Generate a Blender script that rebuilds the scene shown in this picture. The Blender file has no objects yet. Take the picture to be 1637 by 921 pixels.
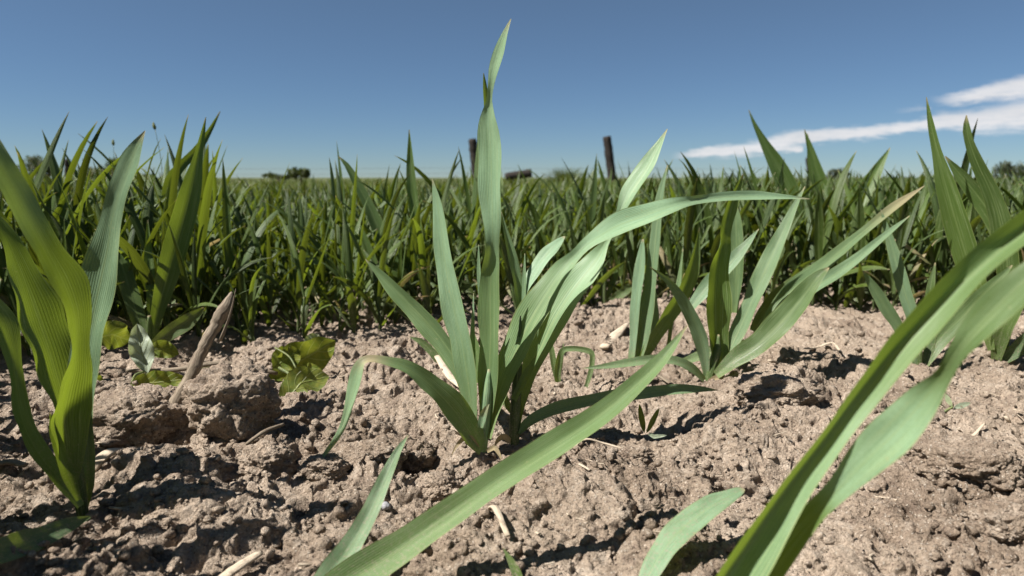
import bpy, math, random
import numpy as np
from mathutils import Vector, noise as mnoise

random.seed(7)
rng = np.random.default_rng(7)
scene = bpy.context.scene
COL = scene.collection
R = math.radians

# ------------------------------------------------------------------ camera
F = 1100.0; CX, CY = 818.5, 460.5; HORIZON = 284.0
CAMH = 0.20
PITCH = math.atan((CY - HORIZON) / F)
cam = bpy.data.cameras.new('camera'); cam_o = bpy.data.objects.new('camera', cam); COL.objects.link(cam_o)
cam.sensor_width = 36; cam.lens = 36 * F / 1637
cam_o.location = (0, 0, CAMH); cam_o.rotation_euler = (math.pi / 2 - PITCH, 0, 0)
cam.clip_start = 0.01; cam.clip_end = 5000
cam.dof.use_dof = True; cam.dof.focus_distance = 0.52; cam.dof.aperture_fstop = 10
scene.camera = cam_o
_cp, _sp = math.cos(PITCH), math.sin(PITCH)

def ray(px, py):
    a = (px - CX) / F; b = (CY - py) / F
    return Vector((a, _cp + b * _sp, -_sp + b * _cp))
def P(px, py, Y):                       # the place seen at this pixel, Y metres ahead of the camera
    d = ray(px, py); return Vector((0, 0, CAMH)) + d * (Y / d.y)
def G(px, py, z=0.0):                   # the place on the soil seen at this pixel
    d = ray(px, py); return Vector((0, 0, CAMH)) + d * ((z - CAMH) / d.z)
def psize(Y):                           # metres per photo pixel at distance Y
    return Y / F

# ------------------------------------------------------------------ sky, sun, exposure
SUN_EL, SUN_AZ = 52.0, -108.0           # azimuth clockwise from straight ahead (+Y)
SKY_STRENGTH, SUN_STRENGTH, EXPOSURE = 0.05, 5.0, 1.05
sd = Vector((math.sin(R(SUN_AZ)) * math.cos(R(SUN_EL)), math.cos(R(SUN_AZ)) * math.cos(R(SUN_EL)), math.sin(R(SUN_EL))))
sun = bpy.data.lights.new('sun', 'SUN'); sun_o = bpy.data.objects.new('sun', sun); COL.objects.link(sun_o)
sun.energy = SUN_STRENGTH; sun.angle = R(0.53); sun.color = (1.0, 0.955, 0.89)
sun_o.rotation_euler = sd.to_track_quat('Z', 'Y').to_euler(); sun_o.location = (0, 0, 30)
vs = scene.view_settings
vs.view_transform = 'Standard'; vs.look = 'None'; vs.gamma = 1; vs.use_curve_mapping = False; vs.exposure = EXPOSURE

world = bpy.data.worlds.new('World'); scene.world = world; world.use_nodes = True

class NT:
    def __init__(s, tree): s.t = tree; s.n = tree.nodes; s.l = tree.links
    def node(s, typ, **kw):
        n = s.n.new(typ)
        for k, v in kw.items():
            if k.startswith('i_'):
                n.inputs[k[2:].replace('_', ' ')].default_value = v
            else: setattr(n, k, v)
        return n
    def put(s, n, sock, v):
        i = n.inputs[sock]
        if isinstance(v, bpy.types.NodeSocket): s.l.new(v, i)
        elif v is not None: i.default_value = v
    def math(s, op, a, b=None, c=None, clamp=False):
        n = s.n.new('ShaderNodeMath'); n.operation = op; n.use_clamp = clamp
        for i, v in enumerate((a, b, c)):
            if v is not None: s.put(n, i, v)
        return n.outputs[0]
    def mix(s, f, a, b, blend='MIX'):
        n = s.n.new('ShaderNodeMix'); n.data_type = 'RGBA'; n.blend_type = blend
        s.put(n, 0, f); s.put(n, 6, a); s.put(n, 7, b); return n.outputs[2]
    def noise(s, vec, scale, detail=4, rough=.55, dist=0.0, out=0):
        n = s.n.new('ShaderNodeTexNoise'); n.inputs['Scale'].default_value = scale
        n.inputs['Detail'].default_value = detail; n.inputs['Roughness'].default_value = rough
        n.inputs['Distortion'].default_value = dist
        if vec is not None: s.l.new(vec, n.inputs['Vector'])
        return n.outputs[out]
    def maprange(s, v, a, b, c=0.0, d=1.0, smooth=True):
        n = s.n.new('ShaderNodeMapRange'); n.interpolation_type = 'SMOOTHSTEP' if smooth else 'LINEAR'
        s.put(n, 0, v); s.put(n, 1, a); s.put(n, 2, b); s.put(n, 3, c); s.put(n, 4, d); return n.outputs[0]

def c4(r, g, b): return (r, g, b, 1.0)

# sky with a long thin cloud low on the right (placed by compass direction and height above the horizon)
def azel(px, py):
    d = ray(px, py).normalized(); return math.degrees(math.atan2(d.x, d.y)), math.degrees(math.asin(d.z))
w = NT(world.node_tree)
for n in list(w.n): w.n.remove(n)
sky = w.node('ShaderNodeTexSky', sky_type='NISHITA', sun_disc=False)
sky.sun_elevation = R(SUN_EL); sky.sun_rotation = R(SUN_AZ)
sky.altitude = 2500; sky.air_density = 1.0; sky.dust_density = 0.0; sky.ozone_density = 3.0
tc = w.node('ShaderNodeTexCoord')
sep = w.node('ShaderNodeSeparateXYZ'); w.l.new(tc.outputs['Generated'], sep.inputs[0])
az = w.math('MULTIPLY', w.math('ARCTAN2', sep.outputs[0], sep.outputs[1]), 180 / math.pi)
el = w.math('MULTIPLY', w.math('ARCSINE', sep.outputs[2]), 180 / math.pi)
comb = w.node('ShaderNodeCombineXYZ'); w.l.new(w.math('MULTIPLY', az, 0.22), comb.inputs[0]); w.l.new(el, comb.inputs[1])
nz = w.noise(comb.outputs[0], 1.1, 6, .6)
nz2 = w.noise(comb.outputs[0], 4.0, 5, .6)
nz3 = w.noise(comb.outputs[0], 0.55, 3, .5)
def streak(pts):
    a0, a1 = azel(*pts[0][:2])[0], azel(*pts[-1][:2])[0]
    fc = w.node('ShaderNodeFloatCurve'); ft = w.node('ShaderNodeFloatCurve')
    t = w.maprange(az, a0, a1, 0, 1, smooth=False)
    for node, vals in ((fc, [azel(p[0], p[1])[1] / 20 for p in pts]), (ft, [p[2] * .038 / 4 for p in pts])):
        cu = node.mapping.curves[0]
        xs = [(azel(p[0], p[1])[0] - a0) / (a1 - a0) for p in pts]
        cu.points[0].location = (xs[0], vals[0]); cu.points[1].location = (xs[-1], vals[-1])
        for x, v in list(zip(xs, vals))[1:-1]: cu.points.new(x, v)
        node.mapping.update(); w.l.new(t, node.inputs['Value'])
    mid = w.math('MULTIPLY', fc.outputs[0], 20); th = w.math('MULTIPLY', ft.outputs[0], 4)
    dy = w.math('SUBTRACT', el, mid)
    dy = w.math('ADD', dy, w.math('MULTIPLY', w.math('SUBTRACT', nz, .5), .9))
    dy = w.math('ADD', dy, w.math('MULTIPLY', w.math('SUBTRACT', nz2, .5), .85))
    q = w.math('DIVIDE', w.math('ABSOLUTE', dy), th)
    body = w.maprange(q, .25, 1.3, 1, 0)
    ends = w.math('MULTIPLY', w.maprange(az, a0, a0 + 2.5), w.maprange(az, a1, a1 - .1))
    return w.math('MULTIPLY', body, ends)
s1 = streak([(1068, 251, 7), (1130, 244, 10), (1200, 238, 15), (1260, 225, 17), (1320, 217, 13), (1400, 211, 12), (1500, 196, 15), (1570, 192, 22), (1640, 182, 28), (1760, 168, 40)])
s2 = streak([(1480, 160, 8), (1530, 157, 12), (1570, 151, 14), (1640, 140, 22), (1760, 120, 40)])
s3 = streak([(1120, 252, 4), (1180, 243, 8), (1230, 239, 9), (1285, 238, 4)])
s4 = w.math('MULTIPLY', streak([(1420, 178, 3), (1450, 176, 5), (1490, 176, 3)]), .28)
den = w.math('MAXIMUM', w.math('MAXIMUM', s1, s2), w.math('MAXIMUM', s3, s4))
den = w.math('MULTIPLY', den, w.maprange(nz2, .2, .6, .72, 1.0))
bg = w.node('ShaderNodeBackground'); bg.inputs[1].default_value = SKY_STRENGTH
cloud_c = w.mix(nz3, c4(6.4, 6.4, 6.6), c4(9.4, 9.3, 9.4))
skyc = w.mix(1.0, sky.outputs[0], w.mix(w.maprange(el, -1, 22), c4(.48, .585, .69), c4(.79, .79, .74)), 'MULTIPLY')
w.l.new(w.mix(w.math('MULTIPLY', den, .93), skyc, cloud_c), bg.inputs[0])
wo = w.node('ShaderNodeOutputWorld'); w.l.new(bg.outputs[0], wo.inputs[0])

# ------------------------------------------------------------------ object helpers
def tag(o, label=None, cat=None, group=None, kind=None):
    if label: o['label'] = label
    if cat: o['category'] = cat
    if group: o['group'] = group
    if kind: o['kind'] = kind
    return o
def empty(name, loc, rz=0):
    o = bpy.data.objects.new(name, None); COL.objects.link(o); o.location = loc; o.rotation_euler = (0, 0, rz)
    o.empty_display_size = .02; return o
def link_mesh(name, me, mat, parent=None, origin=None):
    if mat is not None and not me.materials: me.materials.append(mat)
    o = bpy.data.objects.new(name, me); COL.objects.link(o)
    if parent is not None: o.parent = parent
    if origin is not None: o.location = origin
    return o
def mesh_np(name, V, Fq, UV=None, attr=None, smooth=True):
    """V (n,3), Fq (m,4) or (m,3); UV per vertex (n,2); attr dict name -> per-vertex floats"""
    me = bpy.data.meshes.new(name)
    V = np.asarray(V, np.float32); Fq = np.asarray(Fq, np.int32); k = Fq.shape[1]
    me.vertices.add(len(V)); me.vertices.foreach_set('co', V.ravel())
    me.loops.add(Fq.size); me.loops.foreach_set('vertex_index', Fq.ravel())
    me.polygons.add(len(Fq)); me.polygons.foreach_set('loop_start', np.arange(0, Fq.size, k, dtype=np.int32))
    try: me.polygons.foreach_set('loop_total', np.full(len(Fq), k, np.int32))
    except Exception: pass
    if UV is not None:
        uv = me.uv_layers.new(name='UVMap'); uv.data.foreach_set('uv', np.asarray(UV, np.float32)[Fq.ravel()].ravel())
    if attr:
        for nm, a in attr.items():
            at = me.attributes.new(nm, 'FLOAT', 'POINT'); at.data.foreach_set('value', np.asarray(a, np.float32))
    me.update(calc_edges=True)
    if smooth: me.polygons.foreach_set('use_smooth', np.ones(len(Fq), bool))
    me.validate(); return me

# ------------------------------------------------------------------ numpy noise
def _hash(ix, iy, seed):
    h = (ix.astype(np.int64) * 374761393 + iy.astype(np.int64) * 668265263 + seed * 2147483647) & 0xffffffff
    h = ((h ^ (h >> 13)) * 1274126177) & 0xffffffff
    h = ((h ^ (h >> 16)) * 2246822519) & 0xffffffff
    return ((h ^ (h >> 15)) & 0xffffff) / float(0xffffff)
def vnoise(x, y, seed=0):
    ix = np.floor(x); iy = np.floor(y); fx = x - ix; fy = y - iy
    u = fx * fx * fx * (fx * (fx * 6 - 15) + 10); v = fy * fy * fy * (fy * (fy * 6 - 15) + 10)
    def g(dx, dy):
        a = _hash(ix + dx, iy + dy, seed) * 2 * np.pi
        return np.cos(a) * (fx - dx) + np.sin(a) * (fy - dy)
    return ((g(0, 0) * (1 - u) + g(1, 0) * u) * (1 - v) + (g(0, 1) * (1 - u) + g(1, 1) * u) * v) * 1.5
def fbm(x, y, oct=4, seed=0, gain=.5):
    s = 0; a = 1
    for i in range(oct):
        s = s + a * vnoise(x * 2 ** i + 17.3 * i, y * 2 ** i - 9.1 * i, seed + i); a *= gain
    return s
def noise3(x, y, z, seed=0):
    ix, iy, iz = np.floor(x), np.floor(y), np.floor(z); fx, fy, fz = x - ix, y - iy, z - iz
    u, v, w_ = (f * f * (3 - 2 * f) for f in (fx, fy, fz)); out = 0
    for k in (0, 1):
        a = _hash(ix, iy, seed + 131 * 0); 
        c = [[_hash(ix + i + 57 * (iz + k), iy + j + 113 * (iz + k), seed) for j in (0, 1)] for i in (0, 1)]
        p = (c[0][0] * (1 - u) + c[1][0] * u) * (1 - v) + (c[0][1] * (1 - u) + c[1][1] * u) * v
        out = out + p * (w_ if k else 1 - w_)
    return out * 2 - 1
def worley(x, y, seed=0, jit=.9):
    ix = np.floor(x); iy = np.floor(y); f1 = np.full(x.shape, 9.0); f2 = np.full(x.shape, 9.0); idr = np.zeros(x.shape)
    for dx in (-1, 0, 1):
        for dy in (-1, 0, 1):
            cx = ix + dx; cy = iy + dy
            px = cx + .5 + jit * (_hash(cx, cy, seed) - .5); py = cy + .5 + jit * (_hash(cx, cy, seed + 91) - .5)
            d = np.hypot(px - x, py - y); near = d < f1
            f2 = np.where(near, f1, np.minimum(f2, d)); idr = np.where(near, _hash(cx, cy, seed + 7), idr); f1 = np.where(near, d, f1)
    return f1, f2, idr
def sstep(a, b, x):
    t = np.clip((x - a) / (b - a), 0, 1); return t * t * (3 - 2 * t)

# ------------------------------------------------------------------ soil relief
BASES = []          # (x, y, radius) kept level where stems come up
CALM = [(G(900, 905).x, G(900, 905).y, .05)]
def base_at(px, py, rad=.022):
    g = G(px, py); BASES.append((g.x, g.y, rad)); return g
B_C1 = base_at(768, 722); B_C2 = base_at(822, 707); B_R = base_at(1132, 607); B_S = base_at(1018, 575); B_L = base_at(133, 822)
B_T = base_at(890, 610, .012)
MOUNDS = []         # (x, y, rx, ry, height)
def mound(px, py, rx, ry, h):
    g = G(px, py); k = g.y / F; MOUNDS.append((g.x, g.y, rx * k, ry, h))
mound(300, 800, 190, .05, .012); mound(880, 800, 200, .05, .008); mound(1040, 880, 200, .06, .003)
mound(1230, 640, 110, .05, .010); mound(1020, 660, 90, .035, -.012); mound(1400, 700, 150, .05, .006)
mound(1560, 760, 120, .05, .013); mound(200, 655, 110, .04, .014); mound(600, 600, 140, .06, .012)
mound(640, 575, 50, .018, -.014); mound(660, 735, 60, .025, -.012); mound(140, 850, 60, .02, -.014); mound(420, 690, 60, .02, -.006)
mound(560, 770, 90, .02, .007); mound(730, 790, 70, .018, -.008); mound(1000, 560, 120, .05, .010); mound(700, 660, 80, .04, .006)

def height(x, y):
    x = np.asarray(x, float); y = np.asarray(y, float); r = np.hypot(x, y)
    fine = 1 - sstep(1.3, 3.0, r)
    wx = x + .012 * fbm(x / .05, y / .05, 3, 50); wy = y + .012 * fbm(x / .05, y / .05, 3, 60)
    h = .011 * fbm(x / .22, y / .22, 3, 1) + .020 * fbm(x / 1.9, y / 1.9, 2, 3) * sstep(.8, 2.5, r)
    # crust broken into tilted plates with steep sides
    f1, f2, idr = worley(wx / .060, wy / .060, 11)
    m = sstep(-.2, .3, fbm(x / .16, y / .16, 2, 21)); e = f2 - f1 + .10 * vnoise(x / .006, y / .006, 15)
    h += m * (.010 * (idr - .35) * sstep(.0, .14, e) + .05 * (idr - .5) * (f1 * .12) - .008 * (1 - sstep(0, .10, e)))
    # steps where the crust has flaked away
    s_ = fbm(wx / .075 + 2, wy / .075, 5, 34, .58)
    h += fine * (.0042 * sstep(.02, .20, s_) + .0042 * sstep(.36, .54, s_) - .0060 * sstep(-.30, -.45, s_))
    # lumps with sharp creases, from thumb size down to grit
    rough = .14 + .86 * sstep(-.22, .38, fbm(x / .09, y / .09, 3, 23))
    bl = 0; a = 1.0
    for k, sc in enumerate((.024, .0115, .0058, .0029, .0016)):
        bl = bl + a * (np.abs(vnoise(x / sc + 7 * k, y / sc + 3.1 * k, 90 + k)) * 1.6 - .5); a *= .54
    h += fine * rough * .0052 * bl
    # drying cracks
    c = np.abs(fbm(wx / .17 + 5, wy / .13, 4, 31)); on = sstep(.05, .3, vnoise(x / .2, y / .2, 33))
    h -= fine * on * .016 * (1 - sstep(.0, .030, c))
    # open pits between crumbs
    pt = fbm(wx / .034, wy / .026, 4, 41, .6); h -= fine * rough * .011 * sstep(.46, .74, pt)
    for mx, my, rx, ry, hh in MOUNDS: h += hh * np.exp(-((x - mx) / rx) ** 2 - ((y - my) / ry) ** 2)
    for bx, by, rad in BASES:
        k = np.exp(-((x - bx) ** 2 + (y - by) ** 2) / rad ** 2); h = h * (1 - k)
    for bx, by, rad in CALM: h = h * (1 - .8 * np.exp(-((x - bx) / (rad * 1.3)) ** 2 - ((y - by) / rad) ** 2))
    # keep the soil out of the lens
    h = np.where(r < .24, np.minimum(h, .01), h)
    return h
def hz(x, y): return float(height(np.array([x]), np.array([y]))[0])

def axis(segs):
    out = [segs[0][0]]
    for a, b, s0, s1 in segs:
        v = a
        while v < b - 1e-9:
            t = (v - a) / (b - a); v += s0 + (s1 - s0) * t; out.append(min(v, b))
        out[-1] = b
    return np.array(out)
pos = axis([(0, .36, .0009, .0011), (.36, .8, .0013, .004), (.8, 3, .008, .05), (3, 30, .08, 2), (30, 900, 4, 120)])
xs = np.concatenate([-pos[:0:-1], pos])
ys = axis([(-900, -20, 120, 3), (-20, -1, 2, .1), (-1, .24, .08, .004), (.24, .5, .0009, .0013), (.5, .85, .0013, .0028), (.85, 1.6, .003, .010), (1.6, 5, .02, .1), (5, 40, .2, 2), (40, 1500, 5, 150)])
X, Y = np.meshgrid(xs, ys); Xf, Yf = X.ravel(), Y.ravel()
Z = height(Xf, Yf)
near = 1 - sstep(.9, 1.4, np.hypot(Xf, Yf))
dx = .0030 * fbm(Xf / .011, Yf / .011, 2, 71) * near; dy = .0030 * fbm(Xf / .011, Yf / .011, 2, 72) * near
nx, ny = len(xs), len(ys)
i = (np.arange(ny - 1)[:, None] * nx + np.arange(nx - 1)[None, :]).ravel()
# loose soil slides down from faces that are too steep, then every face is crumbled along its own normal
H2 = Z.reshape(len(ys), len(xs)); jy = np.where((ys > .24) & (ys < 1.0))[0]; jx = np.where(np.abs(xs) < .8)[0]
sub = H2[jy[0]:jy[-1] + 1, jx[0]:jx[-1] + 1].copy(); gy = np.diff(ys[jy[0]:jy[-1] + 1])[:, None]; gx = np.diff(xs[jx[0]:jx[-1] + 1])[None, :]
for _ in range(44):
    d = np.diff(sub, axis=0); ex = np.sign(d) * np.clip(np.abs(d) - 1.0 * gy, 0, None) * .24; sub[:-1] += ex; sub[1:] -= ex
    d = np.diff(sub, axis=1); ex = np.sign(d) * np.clip(np.abs(d) - 1.4 * gx, 0, None) * .24; sub[:, :-1] += ex; sub[:, 1:] -= ex
H2[jy[0]:jy[-1] + 1, jx[0]:jx[-1] + 1] = sub; Z = H2.ravel()
zy, zx = np.gradient(H2, ys, xs); nl = np.sqrt(zx ** 2 + zy ** 2 + 1); NX, NY, NZ = (-zx / nl).ravel(), (-zy / nl).ravel(), (1 / nl).ravel()
am = np.zeros(len(Xf)); sel = near > 0; xx, yy, z3 = Xf[sel], Yf[sel], Z[sel]
for sc, a_ in ((.0085, .0016), (.0042, .0010), (.0021, .0006)): am[sel] += a_ * (np.abs(noise3(xx / sc, yy / sc, z3 / sc, 201)) * 2 - .7)
am *= near
dx = dx + NX * am; dy = dy + NY * am; Z = Z + NZ * am
ground_me = mesh_np('ground', np.stack([Xf + dx, Yf + dy, Z], 1), np.stack([i, i + 1, i + nx + 1, i + nx], 1))

# ------------------------------------------------------------------ materials
def new_mat(name):
    m = bpy.data.materials.new(name); m.use_nodes = True; t = NT(m.node_tree)
    for n in list(t.n): t.n.remove(n)
    return m, t, t.node('ShaderNodeOutputMaterial')
def principled(t, col, rough=.6, spec=.3, normal=None, **kw):
    p = t.node('ShaderNodeBsdfPrincipled'); t.put(p, 'Base Color', col); t.put(p, 'Roughness', rough); t.put(p, 'Specular IOR Level', spec)
    if normal is not None: t.l.new(normal, p.inputs['Normal'])
    for k, v in kw.items(): t.put(p, k.replace('_', ' '), v)
    return p.outputs[0]
def bump(t, h, dist, strength=1.0, normal=None):
    b = t.node('ShaderNodeBump'); t.put(b, 'Height', h); b.inputs['Distance'].default_value = dist; b.inputs['Strength'].default_value = strength
    if normal is not None: t.l.new(normal, b.inputs['Normal'])
    return b.outputs[0]

def soil_material(name, far=False):
    m, t, out = new_mat(name)
    geo = t.node('ShaderNodeNewGeometry'); pos = geo.outputs['Position']
    a = t.noise(pos, 9, 5, .6); b = t.noise(pos, 60, 6, .65); c = t.noise(pos, 420, 4, .7); d = t.noise(pos, 1500, 3, .7)
    col = t.mix(t.maprange(a, .3, .7), c4(.26, .198, .146), c4(.425, .340, .262))
    col = t.mix(t.math('MULTIPLY', t.maprange(b, .5, .72), .6), col, c4(.58, .49, .40))
    col = t.mix(t.math('MULTIPLY', t.maprange(b, .48, .28), .55), col, c4(.16, .115, .09))
    col = t.mix(t.math('MULTIPLY', t.maprange(c, .60, .70), .55), col, c4(.52, .44, .37))
    col = t.mix(t.math('MULTIPLY', t.maprange(c, .42, .30), .5), col, c4(.13, .095, .075))
    col = t.mix(t.math('MULTIPLY', t.maprange(d, .66, .74), .6), col, c4(.60, .55, .49))
    if far:
        ln = t.node('ShaderNodeVectorMath', operation='LENGTH'); t.l.new(pos, ln.inputs[0])
        col = t.mix(t.math('MULTIPLY', t.maprange(ln.outputs['Value'], 5, 22), .9), col, c4(.045, .07, .016))
    vo = t.node('ShaderNodeTexVoronoi'); vo.inputs['Scale'].default_value = 620; vo.inputs['Randomness'].default_value = 1; t.l.new(pos, vo.inputs['Vector'])
    vo2 = t.node('ShaderNodeTexVoronoi'); vo2.inputs['Scale'].default_value = 260; t.l.new(pos, vo2.inputs['Vector'])
    grit = t.math('MULTIPLY', t.maprange(c, .42, .6), t.math('SUBTRACT', 1.0, vo.outputs[0]))
    sh = t.node('ShaderNodeSeparateColor'); t.l.new(vo.outputs['Color'], sh.inputs[0])
    col = t.mix(t.math('MULTIPLY', t.maprange(sh.outputs[0], .80, .86), t.maprange(vo.outputs[0], .5, .3)), col, c4(.50, .43, .35))
    col = t.mix(t.math('MULTIPLY', t.maprange(sh.outputs[1], .82, .88), t.math('MULTIPLY', t.maprange(vo.outputs[0], .5, .3), .7)), col, c4(.14, .10, .08))
    h = t.math('ADD', t.math('ADD', t.math('MULTIPLY', c, .9), t.math('MULTIPLY', d, .6)), t.math('ADD', t.math('MULTIPLY', grit, .9), t.math('MULTIPLY', vo2.outputs[0], -.7)))
    n = bump(t, h, .0015, 1.0); n = bump(t, t.noise(pos, 170, 5, .65), .0035, .6, n)
    t.l.new(principled(t, col, .95, .12, n), out.inputs[0]); return m
M_soil = soil_material('dry_soil', True)

def leaf_material(name, green, wax_flash_c, trans, dry=c4(.46, .37, .22), tr_fac=.42, rough=.42, spec=.34, paleness_default=None):
    """parallel-veined grass leaf; 'bloom' = waxy grey-green coat, with flash light painted in on near leaves, 'tint' = shade of the plant, 'dry' = dead part"""
    m, t, out = new_mat(name)
    uv = t.node('ShaderNodeUVMap'); s = t.node('ShaderNodeSeparateXYZ'); t.l.new(uv.outputs[0], s.inputs[0])
    u, v = s.outputs[0], s.outputs[1]
    geo = t.node('ShaderNodeNewGeometry'); pos = geo.outputs['Position']
    def attr(nm, typ='GEOMETRY'):
        a = t.node('ShaderNodeAttribute'); a.attribute_name = nm; a.attribute_type = typ; return a.outputs['Fac']
    bl = attr('paleness'); tint = attr('tint'); dr = attr('dry')
    wob = t.noise(pos, 90, 2, .5)
    vein = t.math('SINE', t.math('ADD', t.math('MULTIPLY', u, 2 * math.pi * 17), t.math('MULTIPLY', wob, 1.2)))
    vein2 = t.math('SINE', t.math('MULTIPLY', u, 2 * math.pi * 31))
    vv = t.math('ADD', t.math('MULTIPLY', vein, .7), t.math('MULTIPLY', vein2, .3))
    v01 = t.maprange(vv, -.8, .9)
    mid = t.maprange(t.math('ABSOLUTE', t.math('SUBTRACT', u, .5)), .045, .0)
    edge = t.maprange(t.math('ABSOLUTE', t.math('SUBTRACT', u, .5)), .46, .5)
    sv = t.node('ShaderNodeCombineXYZ'); t.l.new(t.math('MULTIPLY', u, 3), sv.inputs[0]); t.l.new(t.math('MULTIPLY', v, 5), sv.inputs[1]); t.l.new(tint, sv.inputs[2])
    blot = t.noise(sv.outputs[0], 1.6, 4, .6); fine = t.noise(pos, 900, 3, .7)
    sk = t.node('ShaderNodeCombineXYZ'); t.l.new(t.math('MULTIPLY', u, 34), sk.inputs[0]); t.l.new(t.math('MULTIPLY', v, 4.5), sk.inputs[1]); t.l.new(t.math('MULTIPLY', tint, 9), sk.inputs[2])
    streak_ = t.noise(sk.outputs[0], 1.0, 4, .65)
    g2 = tuple(green[i] * k for i, k in enumerate((.62, .68, .75))) + (1,)
    base = t.mix(t.maprange(blot, .3, .7), g2, green)
    base = t.mix(t.math('MULTIPLY', tint, .85), base, c4(.14, .23, .024))
    bcol = t.mix(t.maprange(fine, .35, .7), tuple(c * .86 for c in wax_flash_c[:3]) + (1,), wax_flash_c)
    base = t.mix(t.math('MULTIPLY', bl, t.maprange(blot, .2, .75, .72, 1.0)), base, bcol)
    base = t.mix(t.math('MULTIPLY', t.maprange(streak_, .50, .72), .5), base, c4(.44, .52, .26))
    base = t.mix(t.math('MULTIPLY', t.maprange(streak_, .47, .27), .45), base, c4(.03, .055, .012))
    base = t.mix(t.math('MULTIPLY', v01, .26), base, t.mix(.62, base, c4(0, 0.004, 0), 'MIX'))
    base = t.mix(t.math('MULTIPLY', mid, .62), base, t.mix(.5, base, c4(.34, .42, .17)))
    base = t.mix(t.math('MULTIPLY', edge, .55), base, c4(.30, .34, .12))
    low = t.maprange(v, .12, .0); base = t.mix(t.math('MULTIPLY', low, .4), base, c4(.26, .36, .12))
    tipd = t.math('MULTIPLY', t.maprange(v, .955, 1.0), .7)
    dd = t.math('MAXIMUM', tipd, dr); base = t.mix(dd, base, dry)
    spk = t.maprange(t.noise(pos, 300, 2, .5), .71, .77); base = t.mix(t.math('MULTIPLY', spk, .5), base, c4(.40, .38, .2))
    sep3 = t.node('ShaderNodeSeparateXYZ'); t.l.new(pos, sep3.inputs[0]); dust = t.math('MULTIPLY', t.maprange(sep3.outputs[2], .07, .0), t.maprange(t.noise(pos, 700, 3, .7), .5, .66))
    base = t.mix(t.math('MULTIPLY', dust, .65), base, c4(.42, .34, .26))
    rough = t.maprange(blot, .3, .7, rough - .08, rough + .10)
    n = bump(t, t.math('ADD', vv, t.math('MULTIPLY', fine, .5)), .00016, .45)
    pr = principled(t, base, rough, spec, n)
    tl = t.node('ShaderNodeBsdfTranslucent')
    tr2 = t.mix(t.math('MULTIPLY', tint, 1.5, clamp=True), tuple(c * k for c, k in zip(trans[:3], (.36, .32, .3))) + (1,), trans); tcol = t.mix(t.math('MULTIPLY', v01, .35), tr2, t.mix(.55, tr2, c4(0, 0, 0)))
    tcol = t.mix(dd, tcol, c4(.5, .36, .16)); t.l.new(tcol, tl.inputs[0]); t.l.new(n, tl.inputs['Normal'])
    ms = t.node('ShaderNodeMixShader'); ms.inputs[0].default_value = tr_fac
    t.l.new(pr, ms.inputs[1]); t.l.new(tl.outputs[0], ms.inputs[2]); t.l.new(ms.outputs[0], out.inputs[0])
    return m
M_leaf = leaf_material('wheat_leaf', c4(.034, .062, .008), c4(.41, .63, .40), c4(.26, .35, .023))  # second colour mixes leaf wax with flash light painted into near plants

def weed_material():
    m, t, out = new_mat('weed_leaf')
    uv = t.node('ShaderNodeUVMap'); s = t.node('ShaderNodeSeparateXYZ'); t.l.new(uv.outputs[0], s.inputs[0]); u, v = s.outputs[0], s.outputs[1]
    geo = t.node('ShaderNodeNewGeometry'); pos = geo.outputs['Position']
    a = t.node('ShaderNodeAttribute'); a.attribute_name = 'paleness'
    au = t.math('ABSOLUTE', t.math('SUBTRACT', u, .5))
    side = t.math('SINE', t.math('MULTIPLY', t.math('SUBTRACT', v, t.math('MULTIPLY', au, .55)), 2 * math.pi * 6))
    sv = t.maprange(side, .86, 1.0); mid = t.maprange(au, .04, .0); vn = t.math('MAXIMUM', sv, mid)
    bl = t.noise(pos, 160, 4, .6)
    base = t.mix(t.maprange(bl, .35, .65), c4(.11, .16, .02), c4(.22, .24, .03))
    base = t.mix(a.outputs['Fac'], base, c4(.36, .42, .32))
    base = t.mix(t.math('MULTIPLY', vn, .5), base, c4(.36, .40, .14))
    base = t.mix(t.math('MULTIPLY', t.maprange(t.noise(pos, 420, 3, .6), .66, .72), .8), base, c4(.07, .055, .02))
    n = bump(t, t.math('ADD', vn, bl), .0008, .8)
    pr = principled(t, base, .5, .35, n); tl = t.node('ShaderNodeBsdfTranslucent'); t.l.new(t.mix(.5, base, c4(.30, .34, .02)), tl.inputs[0])
    ms = t.node('ShaderNodeMixShader'); ms.inputs[0].default_value = .4
    t.l.new(pr, ms.inputs[1]); t.l.new(tl.outputs[0], ms.inputs[2]); t.l.new(ms.outputs[0], out.inputs[0]); return m
M_weed = weed_material()
def straw_material(name, c_a, c_b, isl=0.0):
    m, t, out = new_mat(name)
    tcn = t.node('ShaderNodeTexCoord'); geo = t.node('ShaderNodeNewGeometry')
    uv = t.node('ShaderNodeUVMap'); mp = t.node('ShaderNodeMapping'); mp.inputs['Scale'].default_value = (26, 2.5, 1); t.l.new(uv.outputs[0], mp.inputs[0])
    fib = t.noise(mp.outputs[0], 1.0, 5, .65); bl = t.noise(geo.outputs['Position'], 140, 4, .6)
    col = t.mix(t.maprange(fib, .3, .7), c_a, c_b)
    col = t.mix(t.math('MULTIPLY', t.maprange(bl, .5, .68), .6), col, c4(.12, .085, .06))
    rnd = geo.outputs['Random Per Island']; col = t.mix(t.math('MULTIPLY', rnd, isl), col, c4(.30, .22, .15))
    t.l.new(principled(t, col, .8, .2, bump(t, t.math('ADD', fib, bl), .0008, .8)), out.inputs[0]); return m
M_straw = straw_material('dry_straw', c4(.40, .32, .23), c4(.66, .57, .45), .35)
M_stick = straw_material('stubble_stalk', c4(.095, .074, .055), c4(.30, .245, .18))
M_wood = straw_material('weathered_wood', c4(.008, .007, .0065), c4(.022, .019, .017))
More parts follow.
